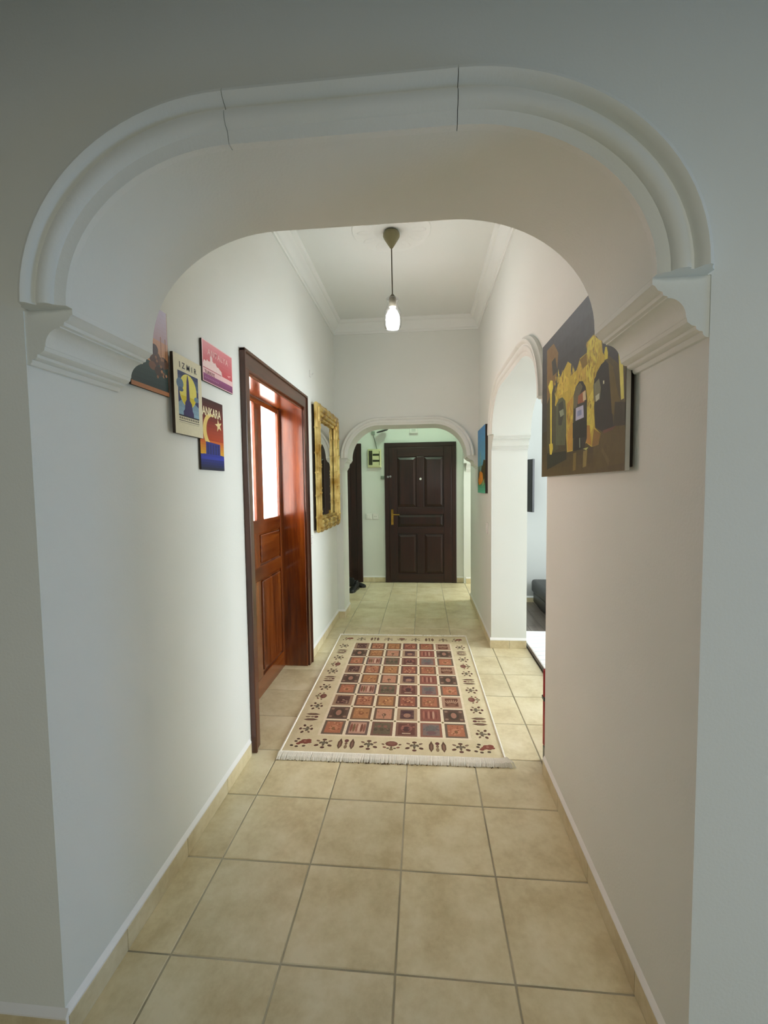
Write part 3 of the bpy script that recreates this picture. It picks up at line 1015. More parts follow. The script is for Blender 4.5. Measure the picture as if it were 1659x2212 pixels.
def cell(kind, x0, y0, x1, y1, seed):
    w, h = x1 - x0, y1 - y0
    mx, my = (x0 + x1) / 2, (y0 + y1) / 2
    fr = {'orange': '#6d5b4c', 'stripes': '#6a5350', 'green': '#7c5347', 'plum': '#84584a', 'grey': '#9a5a48', 'plumtan': '#a07a5c', 'dotsorange': '#6f4a3a', 'gold': '#7a5336',
          'red': '#6b4640', 'ember': '#7a4c38', 'fan': '#b3866a', 'medal': '#5d4a42', 'salmon': '#6a5040', 'purple': '#ad8a68', 'crimson': '#8c4c40'}[kind]
    fi = {'orange': '#b8623a', 'stripes': '#c08a72', 'green': '#5f5a45', 'plum': '#6c3a38', 'grey': '#7a6868', 'plumtan': '#5a3638', 'dotsorange': '#b5683f', 'gold': '#b4702c',
          'red': '#a04e38', 'ember': '#b2603a', 'fan': '#6a382a', 'medal': '#584038', 'salmon': '#c47e5c', 'purple': '#553840', 'crimson': '#9a4a40'}[kind]
    ink.rect(x0, y0, x1, y1, fr, 1)
    m = 0.014 if kind not in ('plumtan', 'fan', 'purple') else 0.02
    ink.rect(x0 + m, y0 + m, x1 - m, y1 - m, fi, 2)
    a0, b0, a1, b1 = x0 + m + .006, y0 + m + .006, x1 - m - .006, y1 - m - .006
    if kind == 'orange':
        ink.ell(mx, my - .008, .026, .03, '#c9784c', 3)
        ink.ell(mx, my - .015, .010, .016, '#8d5a2c', 4)
        dots(a0, b0, a1, b1, ['#9c4e2a', '#cd8a5c', '#8b4a2c'], 10, .006, seed)
    elif kind == 'stripes':
        for t, c in ((-.34, '#8d4638'), (-.2, '#7a5a34'), (-.05, '#a05a48'), (.06, '#d6a58c'), (.2, '#7a4030'), (.34, '#94503f')):
            ink.ell(mx + t * w * .9, my, .0075, h * .30, c, 3, 10)
    elif kind == 'green':
        for t in range(5):
            ink.ell(mx + (t - 2) * .018, my + (.02 if t % 2 else -.012), .011, .014, '#8a5548' if t % 2 else '#474a3c', 3)
        dots(a0, b0, a1, b1, ['#7c7a5c', '#4a4a38', '#8a5a48'], 12, .005, seed)
    elif kind == 'plum':
        ink.ell(mx, my + .008, .034, .034, '#8f5148', 3)
        ink.ell(mx, my, .02, .026, '#4c2f38', 4)
        ink.rect(mx - .024, b0 + .004, mx + .024, b0 + .012, '#c9b08f', 4)
        dots(a0, my, a1, b1, ['#b0604c', '#7c4a48'], 6, .007, seed)
    elif kind == 'grey':
        ink.ell(mx, my + .015, .034, .03, '#5f6668', 3)
        ink.ell(mx, my - .03, .026, .02, '#74525a', 3)
        dots(a0, b0, a1, b1, ['#55606a', '#8c5a58', '#6a5560'], 12, .007, seed)
    elif kind in ('plumtan', 'dotsorange', 'red', 'ember', 'gold'):
        pal = {'plumtan': ['#8a5a50', '#40262c', '#a5806a'], 'dotsorange': ['#cf8a58', '#8a3e2a', '#d89c6c'], 'red': ['#c87850', '#7c3830', '#d08a5c'], 'ember': ['#d28a50', '#87532c', '#9a4030'], 'gold': ['#d09040', '#8f4e22', '#c47a3a']}[kind]
        ink.ell(mx, my, .016, .018, pal[1], 3)
        ink.ell(mx, my, .008, .010, pal[0], 4)
        dots(a0, b0, a1, b1, pal, 16, .008, seed)
    elif kind == 'fan':
        for t in range(-3, 4):
            ink.ell(mx + t * .011, my + .014 - abs(t) * .004, .004, .024, '#b98a6a', 3, 8, -t * .16)
        ink.ell(mx, b0 + .012, .026, .008, '#9a6248', 4)
    elif kind == 'medal':
        ink.ell(mx, my, .034, .048, '#3f3a34', 3)
        ink.ell(mx, my, .017, .032, '#a56c58', 4)
        for sx in (-1, 1):
            for sy in (-1, 1):
                ink.ell(mx + sx * .043, my + sy * .044, .011, .011, '#94705c', 3)
    elif kind == 'salmon':
        ink.ell(mx, my - .012, .013, .016, '#6f5038', 3)
        ink.rect(mx - .003, b0, mx + .003, my - .02, '#7a5a40', 3)
        dots(a0, b0, a1, b1, ['#d59a78', '#a86648', '#b87450'], 10, .006, seed)
    elif kind == 'purple':
        ink.ell(mx, my - .012, .022, .024, '#a5705a', 3)
        ink.ell(mx, my + .022, .03, .012, '#3f2c40', 3)
        dots(a0, b0, a1, my, ['#b08068', '#80505a'], 6, .005, seed)
    elif kind == 'crimson':
        for t, c in ((-.34, '#b4604c'), (-.22, '#803a38'), (-.08, '#b8705c'), (.04, '#7c3634'), (.16, '#c08a70'), (.3, '#843e38')):
            ink.ell(mx + t * w * .95, my, .0065, h * .33, c, 3, 10)


RA_ = ['orange', 'stripes', 'green', 'plum', 'grey', 'orange']
RB_ = ['plumtan', 'dotsorange', 'gold', 'red', 'ember', 'fan']
RC_ = ['medal', 'gold', 'salmon', 'purple', 'crimson', 'medal']
for r_i in range(9):
    row = (RA_, RC_, RB_)[r_i % 3]
    for c_i in range(6):
        g = 0.0085
        cell(row[c_i], U0 + c_i * pu + g, V0 + r_i * pv + g, U0 + (c_i + 1) * pu - g, V0 + (r_i + 1) * pv - g, r_i * 7 + c_i)
for r_i in range(1, 9):
    for c_i in range(1, 6):
        x, y = U0 + c_i * pu, V0 + r_i * pv
        ink.poly([(x - .009, y), (x, y - .010), (x + .009, y), (x, y + .010)], '#6e6638', 2)


def motif(kind, ca, cb, rot=0.0, sc=1.0):
    c, s = math.cos(rot), math.sin(rot)

    def at(x, y):
        return ca + sc * (c * x - s * y), cb + sc * (s * x + c * y)

    def E(x, y, rx, ry, col, r2=0.0, L=1):
        ink.ell(*at(x, y), rx * sc, ry * sc, col, L, 10, rot + r2)
    dk, rd, gn = '#5b352c', '#8e4a38', '#62563f'
    if kind == 'cluster':
        E(0, .034, .013, .009, dk)
        E(0, -.036, .012, .009, '#5a2c30')
        for sx in (-1, 1):
            E(sx * .033, .022, .012, .007, '#80604c', sx * .5)
            E(sx * .036, -.018, .013, .009, dk, -sx * .4)
            E(sx * .016, 0.006, .008, .012, gn, sx * .6)
        E(0, 0, .007, .026, gn)
        E(0, .004, .012, .010, '#6f6a58', 0, 2)
    elif kind == 'cypress':
        for sx in (-1, 1):
            pts = [(sx * .032, .052), (sx * .045, .018), (sx * .045, -.018), (sx * .034, -.046), (sx * .021, -.018), (sx * .020, .016)]
            ink.poly([at(*p) for p in pts], '#5d4032', 1)
            E(sx * .033, -.003, .005, .028, '#8a6250', 0, 2)
        E(0, .030, .012, .014, '#6a3038')
        E(0, .005, .008, .012, '#7a5a48')
        E(0, -.024, .009, .018, '#8a7050')
    elif kind == 'flower':
        E(0, .016, .034, .024, '#7c4038')
        E(0, .020, .022, .014, '#8e5248', 0, 2)
        E(0, -.018, .006, .012, gn)
        E(0, -.034, .011, .009, '#7c6a3c')
        for sx in (-1, 1):
            E(sx * .045, .010, .009, .006, '#6e4a38', sx * .5)
            E(sx * .036, -.016, .010, .007, rd, sx * .3)
            E(sx * .018, -.024, .008, .006, gn)
    elif kind == 'rose':
        for x, y, r in ((.012, .018, .018), (.034, .022, .018), (.024, .004, .018), (.0, .004, .016), (.044, .006, .012), (-.014, -.008, .013)):
            E(x, y, r, r * .8, '#8c3a30')
        E(.018, .014, .008, .006, '#b06a58', 0, 2)
        for x, y in ((-.032, .012), (-.046, -.026), (-.018, -.034), (.020, -.028), (-.024, .034)):
            E(x, y, .010, .008, '#4c3a30', x * 9)


near = ['rose', 'cluster', 'cypress', 'cluster', 'flower', 'cluster', 'cypress', 'cluster', 'rose']
for k, kd in enumerate(near):
    a = 0.095 + (RW - 0.19) * k / 8
    motif(kd, a, 0.128, 0.0 if k < 8 else math.pi / 2 * 0.0, 1.0 if k < 8 else 1.0)
    motif(kd, a, 1.728, 0.0, 0.85)
side = ['cluster', 'cypress', 'cluster', 'flower', 'cluster', 'cypress', 'cluster', 'flower', 'cluster', 'cypress', 'cluster']
for k, kd in enumerate(side):
    b = 0.262 + (1.64 - 0.27) * k / 10.6
    motif(kd, 0.088, b, -math.pi / 2, 0.92)
    motif(kd, RW - 0.083, b, math.pi / 2, 0.92)
ink.build('woven_pattern', 'weave', rug)

# ------------------------------------------------------------------ boards on the left wall
WN = Vector((1, 0, 0))


def board(name, label, y0, y1, z0, z1, stand, thick, edge='boardedge', cat='poster', group='travel poster boards on the left wall'):
    xw = XL + stand
    e = empty(name, (XL, (y0 + y1) / 2, z0), label, cat, group)
    box('backing', (xw, y0, z0), (xw + thick, y1, z1), edge, e, 0.0012)
    ik = Ink((xw + thick, y0, z0), (0, y1 - y0, 0), (0, 0, z1 - z0), (1, 0, 0), 0.0002)
    return e, ik, xw + thick + 0.0009


ax_u, ax_v = (0, 1, 0), (0, 0, 1)
M['ink_navy'] = mat_noise('ink_navy', '#23242f', '#2a2b38', 20, 0.5)
M['ink_cream'] = mat_noise('ink_cream', '#e9ddb0', '#efe4bd', 20, 0.5)
M['ink_rose'] = mat_noise('ink_rose', '#ecb9b6', '#f0c4c0', 20, 0.5)
M['ink_maroon'] = mat_noise('ink_maroon', '#7a2a3a', '#803043', 20, 0.5)

# Izmir board
e, ik, xt = board('poster_board', 'cream IZMIR poster with a blue clock tower before a yellow moon', 1.493, 1.688, 1.585, 1.872, 0.012, 0.012)
ik.rect(0, 0, 1, 1, '#e2dcbe', 0)
ik.band(.13, .86, .235, .80, '#8fb4c8', '#232b5c', 10, 1)
ik.poly([(.13, .40), (.3, .46), (.7, .44), (.86, .40), (.86, .60), (.13, .66)], '#2a3268', 2)
ik.ell(.48, .575, .31, .215, '#e6dc6a', 3, 30)
ik.poly([(.21, .50), (.76, .50), (.70, .43), (.60, .385), (.48, .36), (.36, .385), (.27, .43)], '#d9c726', 4)
ik.ell(.20, .64, .12, .07, '#5d7a94', 5)
ik.ell(.78, .50, .09, .035, '#6b8aa0', 5)
ik.ell(.22, .57, .09, .03, '#48607e', 5)
ik.poly([(.43, .70), (.45, .75), (.47, .79), (.49, .75), (.51, .70), (.52, .60), (.53, .46), (.60, .42), (.62, .33), (.66, .30), (.66, .235), (.29, .235), (.29, .30), (.34, .33), (.36, .42), (.41, .46), (.42, .60)], '#332a62', 6)
ik.rect(.13, .232, .86, .25, '#1e2130', 7)
for k in range(11):
    ik.rect(.14 + k * .066, .195, .14 + k * .066 + .046, .222, '#75705c', 7)
ik.rect(.13, .172, .86, .180, '#23222a', 7)
for k in range(16):
    ik.rect(.14 + k * .045, .148, .14 + k * .045 + .03, .156, '#a8a38c', 7)
ik.build('printed_face', 'print', e)
lettering('lettering', 'IZMIR', 0.030, (xt, 1.5905, 1.827), ax_u, ax_v, (1, 0, 0), M['ink_navy'], e, 'CENTER', 1.0, 0.0004, 1.75)

# Ankara board
e, ik, xt = board('poster_board', 'dark red ANKARA poster with a crescent, star and blue monument', 1.690, 1.896, 1.462, 1.757, 0.002, 0.008)
ik.band(0, 1, .20, 1, '#d8a018', '#3c1c1c', 4, 0)
ik.band(0, 1, .20, .42, '#e0b020', '#cc5a1e', 6, 1)
ik.band(0, 1, .42, .70, '#b8441e', '#82281e', 6, 1)
ik.band(0, 1, .70, 1.0, '#7a261e', '#38181a', 8, 1)
ik.band(0, 1, 0, .22, '#161822', '#24309a', 6, 2)
cres = [(.46 + .34 * math.cos(t), .56 + .245 * math.sin(t)) for t in [math.radians(62 + k * 9.5) for k in range(23)]]
cres += [(.55 + .29 * math.cos(t), .57 + .205 * math.sin(t)) for t in [math.radians(270 - k * 8.8) for k in range(23)]]
ik.poly(cres, '#eccf78', 3)
st = []
for k in range(10):
    r = .16 if k % 2 == 0 else .06
    t = math.pi / 2 + k * math.pi / 5 + .2
    st.append((.79 + r * math.cos(t), .665 + r * .62 * math.sin(t)))
ik.poly(st, '#efd9a0', 3)
ik.poly([(.22, .22), (.22, .40), (.83, .385), (.83, .20)], '#2a2f86', 4)
for k in range(5):
    ik.rect(.27 + k * .115, .215, .27 + k * .115 + .05, .37, '#1d2160', 5)
ik.rect(.0, .15, 1.0, .20, '#2b38a8', 5)
ik.rect(.10, .19, .92, .225, '#25309a', 6)
ik.build('printed_face', 'print', e)
lettering('lettering', 'ANKARA', 0.050, (xt, 1.794, 1.688), ax_u, ax_v, (1, 0, 0), M['ink_cream'], e, 'CENTER', 0.80, 0.0012)

# Antalya board
e, ik, xt = board('poster_board', 'pink ANTALYA poster with a pale fortress skyline beside the door', 1.727, 2.010, 1.827, 1.997, 0.002, 0.009)
ik.rect(0, 0, 1, 1, '#eac6c4', 0)
ik.band(.02, .98, .33, .98, '#c94a52', '#dd8288', 8, 1)
ik.poly([(.02, .42), (.05, .52), (.12, .50), (.14, .56), (.18, .53), (.24, .54), (.24, .66), (.27, .70), (.31, .66), (.31, .58), (.36, .55), (.40, .58), (.45, .50), (.50, .50), (.54, .47), (.60, .44), (.62, .33), (.02, .33)], '#f0d4d0', 2)
ik.rect(.02, .325, .60, .345, '#b8485a', 3)
ik.rect(.02, .17, .98, .325, '#ecc4c4', 3)
ik.band(.02, .98, .02, .20, '#7d3a66', '#94497c', 3, 4)
for k in range(9):
    ik.rect(.06 + k * .05, .09, .06 + k * .05 + .03, .13, '#a56a94', 5)
ik.poly([(.80, .42), (.92, .46), (.93, .44), (.86, .41), (.90, .37), (.84, .40)], '#e9a9a8', 3)
ik.build('printed_face', 'print', e)
lettering('lettering', 'ANTALYA', 0.034, (xt, 1.868, 1.945), ax_u, ax_v, (1, 0, 0), M['ink_rose'], e, 'CENTER', 1.1, 0.0004, 1.2)
lettering('lettering', 'TURKIYE', 0.020, (xt, 1.742, 1.862), ax_u, ax_v, (1, 0, 0), M['ink_maroon'], e, 'LEFT', 1.15, 0.0002)

# sunset mosque board, half behind the corbel
e, ik, xt = board('poster_board', 'sunset poster with domes above dark water, partly behind the arch corbel', 1.283, 1.486, 1.709, 1.997, 0.002, 0.008)
ik.rect(0, 0, 1, 1, '#b5774c', 0)
ik.band(.0, .99, .05, .34, '#1f3436', '#36504c', 5, 1)
ik.band(.0, .99, .34, .62, '#d39a68', '#c9987c', 6, 1)
ik.band(.0, .99, .62, 1.0, '#b79aa0', '#c4bcd4', 8, 1)
for x, y, rx, ry, c in ((.62, .40, .16, .09, '#5a4138'), (.62, .50, .10, .06, '#4e3a3c'), (.40, .42, .12, .06, '#4a3630'), (.86, .38, .14, .07, '#6a4a38'), (.55, .30, .10, .05, '#7a5440'), (.72, .26, .12, .06, '#4a3b34')):
    ik.ell(x, y, rx, ry, c, 2, 16)
for x in (.36, .52, .80, .93):
    ik.rect(x - .012, .40, x + .012, .68, '#a07050', 2)
for k in range(14):
    ik.ell(.3 + random.random() * .65, .18 + random.random() * .24, .03, .02, random.choice(['#c08a64', '#3a3430', '#94664a']), 3, 6)
ik.build('printed_face', 'print', e)

# ------------------------------------------------------------------ large night picture on the right wall
pic = empty('canvas_picture', (XR, 1.645, 1.42), 'large canvas of floodlit yellow arches at night on the right wall', 'picture')
py0, py1, pz0, pz1 = 1.232, 2.056, 1.418, 2.000
px_ = XR - 0.008
box('stretcher', (px_ - 0.006, py0 + 0.01, pz0 + 0.01), (XR, py1 - 0.01, pz1 - 0.01), 'boardedge', pic, 0.001)
box('canvas_wrap', (px_ - 0.017, py0, pz0), (px_ - 0.004, py1, pz1), 'sidewhite', pic, 0.002, 2)
xf = px_ - 0.017
ik = Ink((xf, py1, pz0), (0, -(py1 - py0), 0), (0, 0, pz1 - pz0), (-1, 0, 0), 0.0002)


def Z(zx, zy):
    """a point of the picture seen in the photograph -> place on the canvas"""
    w = pix_on_x(1140 + zx * 420 / 1659, 620 + zy * 440 / 1738, xf)
    return min(max((py1 - w.y) / (py1 - py0), 0.002), 0.998), min(max((w.z - pz0) / (pz1 - pz0), 0.002), 0.998)


def zp(pts, c, L):
    ik.poly([Z(*p) for p in pts], c, L)


ik.rect(0, 0, 1, 1, '#43433e', 0)
ik.band(0, 1, 0, .34, '#5c4e26', '#33301f', 6, 1)
ik.band(0, 1, .34, 1, '#3c3b33', '#55565a', 6, 1)
zp([(165, 545), (222, 482), (262, 560), (252, 700), (240, 800), (165, 1000)], '#8a7048', 2)
zp([(205, 640), (235, 600), (255, 720), (215, 760)], '#4a4a44', 3)
zp([(165, 1000), (250, 850), (260, 1380), (165, 1450)], '#4c4a34', 2)
zp([(165, 1420), (330, 1400), (330, 1470), (165, 1560)], '#232a1c', 3)
zp([(640, 560), (700, 590), (760, 640), (800, 700), (890, 640), (890, 1200), (640, 1230)], '#5c5230', 2)
zp([(560, 1180), (640, 1230), (890, 1130), (890, 1490), (560, 1560)], '#5e5024', 2)
# floodlit facade
zp([(232, 1010), (248, 860), (290, 740), (318, 690), (342, 636), (372, 656), (366, 760), (420, 705), (446, 610), (505, 560), (508, 470), (560, 408), (600, 440), (632, 452), (640, 560), (665, 598), (648, 650), (560, 800), (566, 1020), (575, 1200), (622, 1250), (604, 1345), (545, 1365), (500, 1330), (470, 1360), (380, 1400), (335, 1410), (320, 1100)], '#cdb74a', 3)
zp([(250, 860), (300, 740), (350, 780), (345, 880), (270, 930)], '#e0c85a', 4)
zp([(505, 560), (520, 470), (560, 420), (625, 460), (610, 560), (570, 700), (540, 820), (500, 760)], '#e6dc62', 4)
zp([(420, 720), (450, 640), (500, 660), (490, 790), (430, 800)], '#d2b452', 4)
zp([(445, 620), (505, 565), (510, 660), (470, 700)], '#8c7434', 5)
zp([(336, 1000), (384, 930), (382, 1390), (340, 1405)], '#c49a44', 4)
zp([(505, 980), (560, 860), (566, 1180), (520, 1290), (505, 1290)], '#e0d25c', 4)
zp([(500, 1180), (530, 1180), (545, 1350), (500, 1330)], '#b98a3c', 5)
zp([(565, 1210), (622, 1250), (604, 1345), (550, 1362)], '#8a6a2e', 5)
rs_ = random.Random(8)
for _ in range(320):
    bx_, by_ = rs_.choice([(270, 860, ), (300, 800), (350, 1100), (540, 560), (560, 640), (530, 740), (530, 1050), (450, 740), (590, 500), (400, 800)])
    bx_ += rs_.uniform(-38, 38)
    by_ += rs_.uniform(-90, 110)
    w_, h_ = rs_.uniform(2, 6), rs_.uniform(10, 46)
    zp([(bx_ - w_, by_), (bx_, by_ - h_), (bx_ + w_, by_ - 4), (bx_, by_ + h_)], rs_.choice(['#e2d664', '#d9c454', '#c0a646', '#e0cf5a', '#b69a40', '#cdb24c', '#d4be50', '#9a8238']), 4)
# arch openings
zp([(243, 1010), (268, 955), (296, 940), (322, 970), (330, 1060), (330, 1250), (318, 1350), (240, 1350)], '#5d6448', 5)
zp([(262, 1000), (300, 970), (312, 1060), (290, 1180), (262, 1180)], '#3a4034', 6)
zp([(270, 1060), (305, 1040), (310, 1090), (280, 1110)], '#9aa68c', 7)
zp([(392, 930), (412, 850), (440, 806), (470, 802), (496, 850), (506, 930), (506, 1290), (480, 1385), (385, 1400)], '#2f312a', 5)
zp([(392, 940), (415, 850), (450, 815), (470, 850), (440, 930), (420, 1020), (395, 1040)], '#6a664e', 6)
zp([(432, 930), (492, 876), (486, 980), (428, 1000)], '#a46440', 7)
zp([(470, 900), (496, 880), (500, 960), (474, 975)], '#d9c8a0', 8)
zp([(412, 1034), (476, 1006), (480, 1112), (410, 1142)], '#bfc2da', 8)
zp([(425, 1060), (460, 1044), (462, 1090), (424, 1106)], '#8f9ac4', 9)
zp([(385, 1160), (500, 1110), (500, 1280), (385, 1290)], '#1c2018', 7)
zp([(398, 1300), (420, 1280), (450, 1275), (460, 1380), (398, 1400)], '#151815', 8)
zp([(440, 1290), (448, 1285), (450, 1370), (442, 1372)], '#8c9a88', 9)
zp([(472, 1380), (520, 1366), (500, 1392)], '#b9c070', 9)
zp([(568, 830), (590, 730), (628, 660), (664, 628), (700, 660), (712, 760), (716, 1000), (735, 1190), (640, 1235), (580, 1200)], '#2a2a22', 5)
zp([(566, 830), (610, 780), (626, 860), (616, 960), (572, 980)], '#7c7c60', 6)
zp([(580, 930), (612, 905), (612, 950), (584, 980)], '#c6ccb4', 7)
zp([(644, 800), (655, 796), (655, 824), (645, 828)], '#d8d8b8', 7)
zp([(690, 640), (730, 680), (770, 900), (790, 960), (760, 1100), (720, 1080)], '#6e5e2c', 6)
zp([(655, 560), (664, 512), (676, 508), (686, 560), (684, 610), (660, 622)], '#dccf50', 6)
zp([(772, 490), (812, 512), (824, 950), (798, 962)], '#e4dc70', 7)
zp([(812, 512), (836, 620), (850, 960), (824, 950)], '#4a4426', 6)
zp([(745, 980), (880, 960), (885, 1160), (735, 1190)], '#37341f', 6)
# street lamp
zp([(192, 900), (208, 900), (206, 1340), (194, 1340)], '#ddcf54', 8)
zp([(176, 850), (196, 796), (214, 800), (218, 860), (206, 910), (190, 910)], '#e9dc5c', 8)
zp([(184, 1340), (214, 1335), (216, 1380), (205, 1430), (190, 1430)], '#d8c84c', 8)
# reflections on the wet ground of the picture
zp([(390, 1420), (415, 1410), (410, 1560), (385, 1570)], '#7e6e34', 6)
zp([(475, 1400), (510, 1390), (500, 1530), (470, 1540)], '#8c7c40', 6)
zp([(640, 1370), (700, 1480), (690, 1530), (630, 1400)], '#6c5c30', 6)
zp([(640, 1225), (760, 1180), (720, 1220), (650, 1250)], '#6d4a34', 6)
ik.build('printed_face', 'canvas', pic)

# blue picture farther along the right wall
pic2 = empty('canvas_picture', (XR, 4.14, 1.31), 'narrow blue sky picture with orange foot beyond the side arch', 'picture')
qy0, qy1, qz0, qz1 = 3.885, 4.395, 1.312, 1.918
box('canvas_wrap', (XR - 0.022, qy0, qz0), (XR, qy1, qz1), 'boardedge', pic2, 0.002)
ik = Ink((XR - 0.022, qy1, qz0), (0, -(qy1 - qy0), 0), (0, 0, qz1 - qz0), (-1, 0, 0), 0.0002)
ik.band(0, 1, .42, 1, '#62a6c0', '#3f8ccc', 8, 0)
ik.band(0, 1, .15, .42, '#5c4a22', '#64867e', 5, 0)
ik.band(0, 1, 0, .15, '#62c2a2', '#4c9466', 4, 0)
ik.poly([(.48, .20), (1, .16), (1, .48), (.80, .50), (.66, .42), (.55, .40)], '#4a4020', 1)
ik.poly([(.30, .20), (.44, .20), (.42, .60), (.37, .66), (.33, .60)], '#7da8a0', 2)
ik.poly([(.06, .18), (.20, .32), (.44, .34), (.66, .30), (.72, .20), (.50, .14), (.18, .12)], '#e0902a', 3)
ik.poly([(.62, .16), (.88, .22), (.86, .14), (.6, .10)], '#9ab070', 4)
ik.poly([(.12, .30), (.3, .42), (.2, .20)], '#5c3a16', 4)
ik.build('printed_face', 'canvas', pic2)

# ------------------------------------------------------------------ gilt bamboo mirror
mir = empty('wall_mirror', (XL, 3.86, 1.02), 'tall mirror in a gilded bamboo frame on the left wall', 'mirror')
my0, my1, mz0, mz1, fwid = 3.505, 4.400, 1.005, 2.085, 0.128
box('mirror_back', (XL, my0 + 0.02, mz0 + 0.02), (XL + 0.012, my1 - 0.02, mz1 - 0.02), 'boardedge', mir)
box('mirror_pane', (XL + 0.012, my0 + fwid - 0.02, mz0 + fwid - 0.02), (XL + 0.016, my1 - fwid + 0.02, mz1 - fwid + 0.02), 'mirror', mir)
rad = [0.018, 0.020, 0.019, 0.014]


def bamboo(p0, p1, r, seed):
    rr = random.Random(seed)
    p0, p1 = Vector(p0), Vector(p1)
    L = (p1 - p0).length
    pts, rs = [], []
    t = 0.0
    nodes = []
    q = rr.uniform(0.05, 0.16)
    while q < L - 0.04:
        nodes.append(q)
        q += rr.uniform(0.15, 0.22)
    stations = [0.0, L]
    for q in nodes:
        stations += [q - 0.012, q - 0.004, q, q + 0.004, q + 0.012]
    for s in sorted(stations):
        k = 1.0
        for q in nodes:
            if abs(s - q) < 0.001:
                k = 1.28
            elif abs(s - q) < 0.006:
                k = 1.18
        pts.append(p0 + (p1 - p0) * (s / L))
        rs.append(r * k)
    tube('bamboo_rod', pts, rs, 'gold', mir, 8)


for k in range(4):
    o_ = 0.018 + k * 0.032
    xk = XL + 0.026 + (0.012, 0.020, 0.014, 0.004)[k]
    bamboo((xk, my0 + o_, mz0 + o_ * 0.9), (xk, my0 + o_, mz1 - o_ * 0.9), rad[k], 10 + k)
    bamboo((xk, my1 - o_, mz0 + o_ * 0.9), (xk, my1 - o_, mz1 - o_ * 0.9), rad[k], 20 + k)
    bamboo((xk, my0 + o_ * 0.9, mz0 + o_), (xk, my1 - o_ * 0.9, mz0 + o_), rad[k], 30 + k)
    bamboo((xk, my0 + o_ * 0.9, mz1 - o_), (xk, my1 - o_ * 0.9, mz1 - o_), rad[k], 40 + k)

# ------------------------------------------------------------------ small fittings
def wall_plate(name, label, cat, centre, u, n, w, h, kind, group=None):
    c, u, n = Vector(centre), Vector(u), Vector(n)
    e = empty(name, c, label, cat, group)

    def bx(nm, a0, a1, b0, b1, d0, d1, mt, bev):
        pts = [c + u * a + Vector((0, 0, b)) + n * d for a in (a0, a1) for b in (b0, b1) for d in (d0, d1)]
        lo = [min(p[i] for p in pts) for i in range(3)]
        hi = [max(p[i] for p in pts) for i in range(3)]
        return box(nm, lo, hi, mt, e, bev, 2)
    bx('cover_plate', -w / 2, w / 2, -h / 2, h / 2, 0, 0.009, 'white', 0.003)
    if kind == 'switch':
        bx('rocker', -w * .32, w * .32, -h * .32, h * .32, 0.008, 0.013, 'white', 0.002)
    else:
        a = c + n * 0.009
        tube('socket_ring', [a, a + n * 0.004], w * 0.33, 'white', e, 18)
        for s in (-1, 1):
            b = a + u * (s * w * 0.12) + n * 0.004
            tube('pin_hole', [b, b + n * 0.0006], 0.004, 'slot', e, 8)
    return e


wall_plate('light_switch', 'white light switch left of the entrance door, nearer the dark side door', 'switch', (-0.775, YD, 0.955), (1, 0, 0), (0, -1, 0), 0.085, 0.085, 'switch')
wall_plate('wall_socket', 'white wall socket beside the switch, nearer the entrance door', 'socket', (-0.680, YD, 0.955), (1, 0, 0), (0, -1, 0), 0.085, 0.085, 'socket')
wall_plate('light_switch', 'pale switch plate on the left wall between door and mirror', 'switch', (XL, 3.42, 0.955), (0, 1, 0), (1, 0, 0), 0.08, 0.08, 'switch')
wall_plate('light_switch', 'pale switch plate on the right wall below the blue picture', 'switch', (XR, 3.90, 1.005), (0, 1, 0), (-1, 0, 0), 0.085, 0.10, 'switch')
hook = empty('wall_hook', (XL, 3.50, 2.30), 'small white hook high on the left wall above the mirror', 'hook')
box('hook_plate', (XL, 3.488, 2.275), (XL + 0.006, 3.512, 2.33), 'white', hook, 0.002)
tube('hook_pin', [(XL + 0.004, 3.50, 2.295), (XL + 0.022, 3.50, 2.293), (XL + 0.026, 3.50, 2.305)], 0.004, 'white', hook)

# fuse box
fb = empty('fuse_box', (-0.685, YD, 1.66), 'cream metal fuse box with dark slots beside the entrance door', 'fuse box')
fx0, fx1, fz0, fz1 = -0.775, -0.585, 1.655, 1.915
box('housing', (fx0, YD - 0.05, fz0), (fx1, YD, fz1), 'cream', fb, 0.004)
box('cover_frame', (fx0 + 0.012, YD - 0.058, fz0 + 0.012), (fx1 - 0.012, YD - 0.045, fz1 - 0.012), 'cream', fb, 0.003)
box('side_shutter', (fx0 + 0.018, YD - 0.064, fz0 + 0.035), (fx0 + 0.068, YD - 0.05, fz1 - 0.022), 'slot', fb, 0.002)
for z in (1.735, 1.820):
    box('fuse_slot', (fx0 + 0.072, YD - 0.061, z), (fx1 - 0.026, YD - 0.05, z + 0.028), 'slot', fb, 0.001)
    for k in range(3):
        box('fuse_lever', (fx0 + 0.080 + k * 0.02, YD - 0.068, z + 0.008), (fx0 + 0.090 + k * 0.02, YD - 0.058, z + 0.02), 'blackplastic', fb, 0.001)
box('edge_strip', (fx1 - 0.026, YD - 0.0605, fz0 + 0.03), (fx1 - 0.018, YD - 0.05, fz1 - 0.03), 'slot', fb, 0.001)
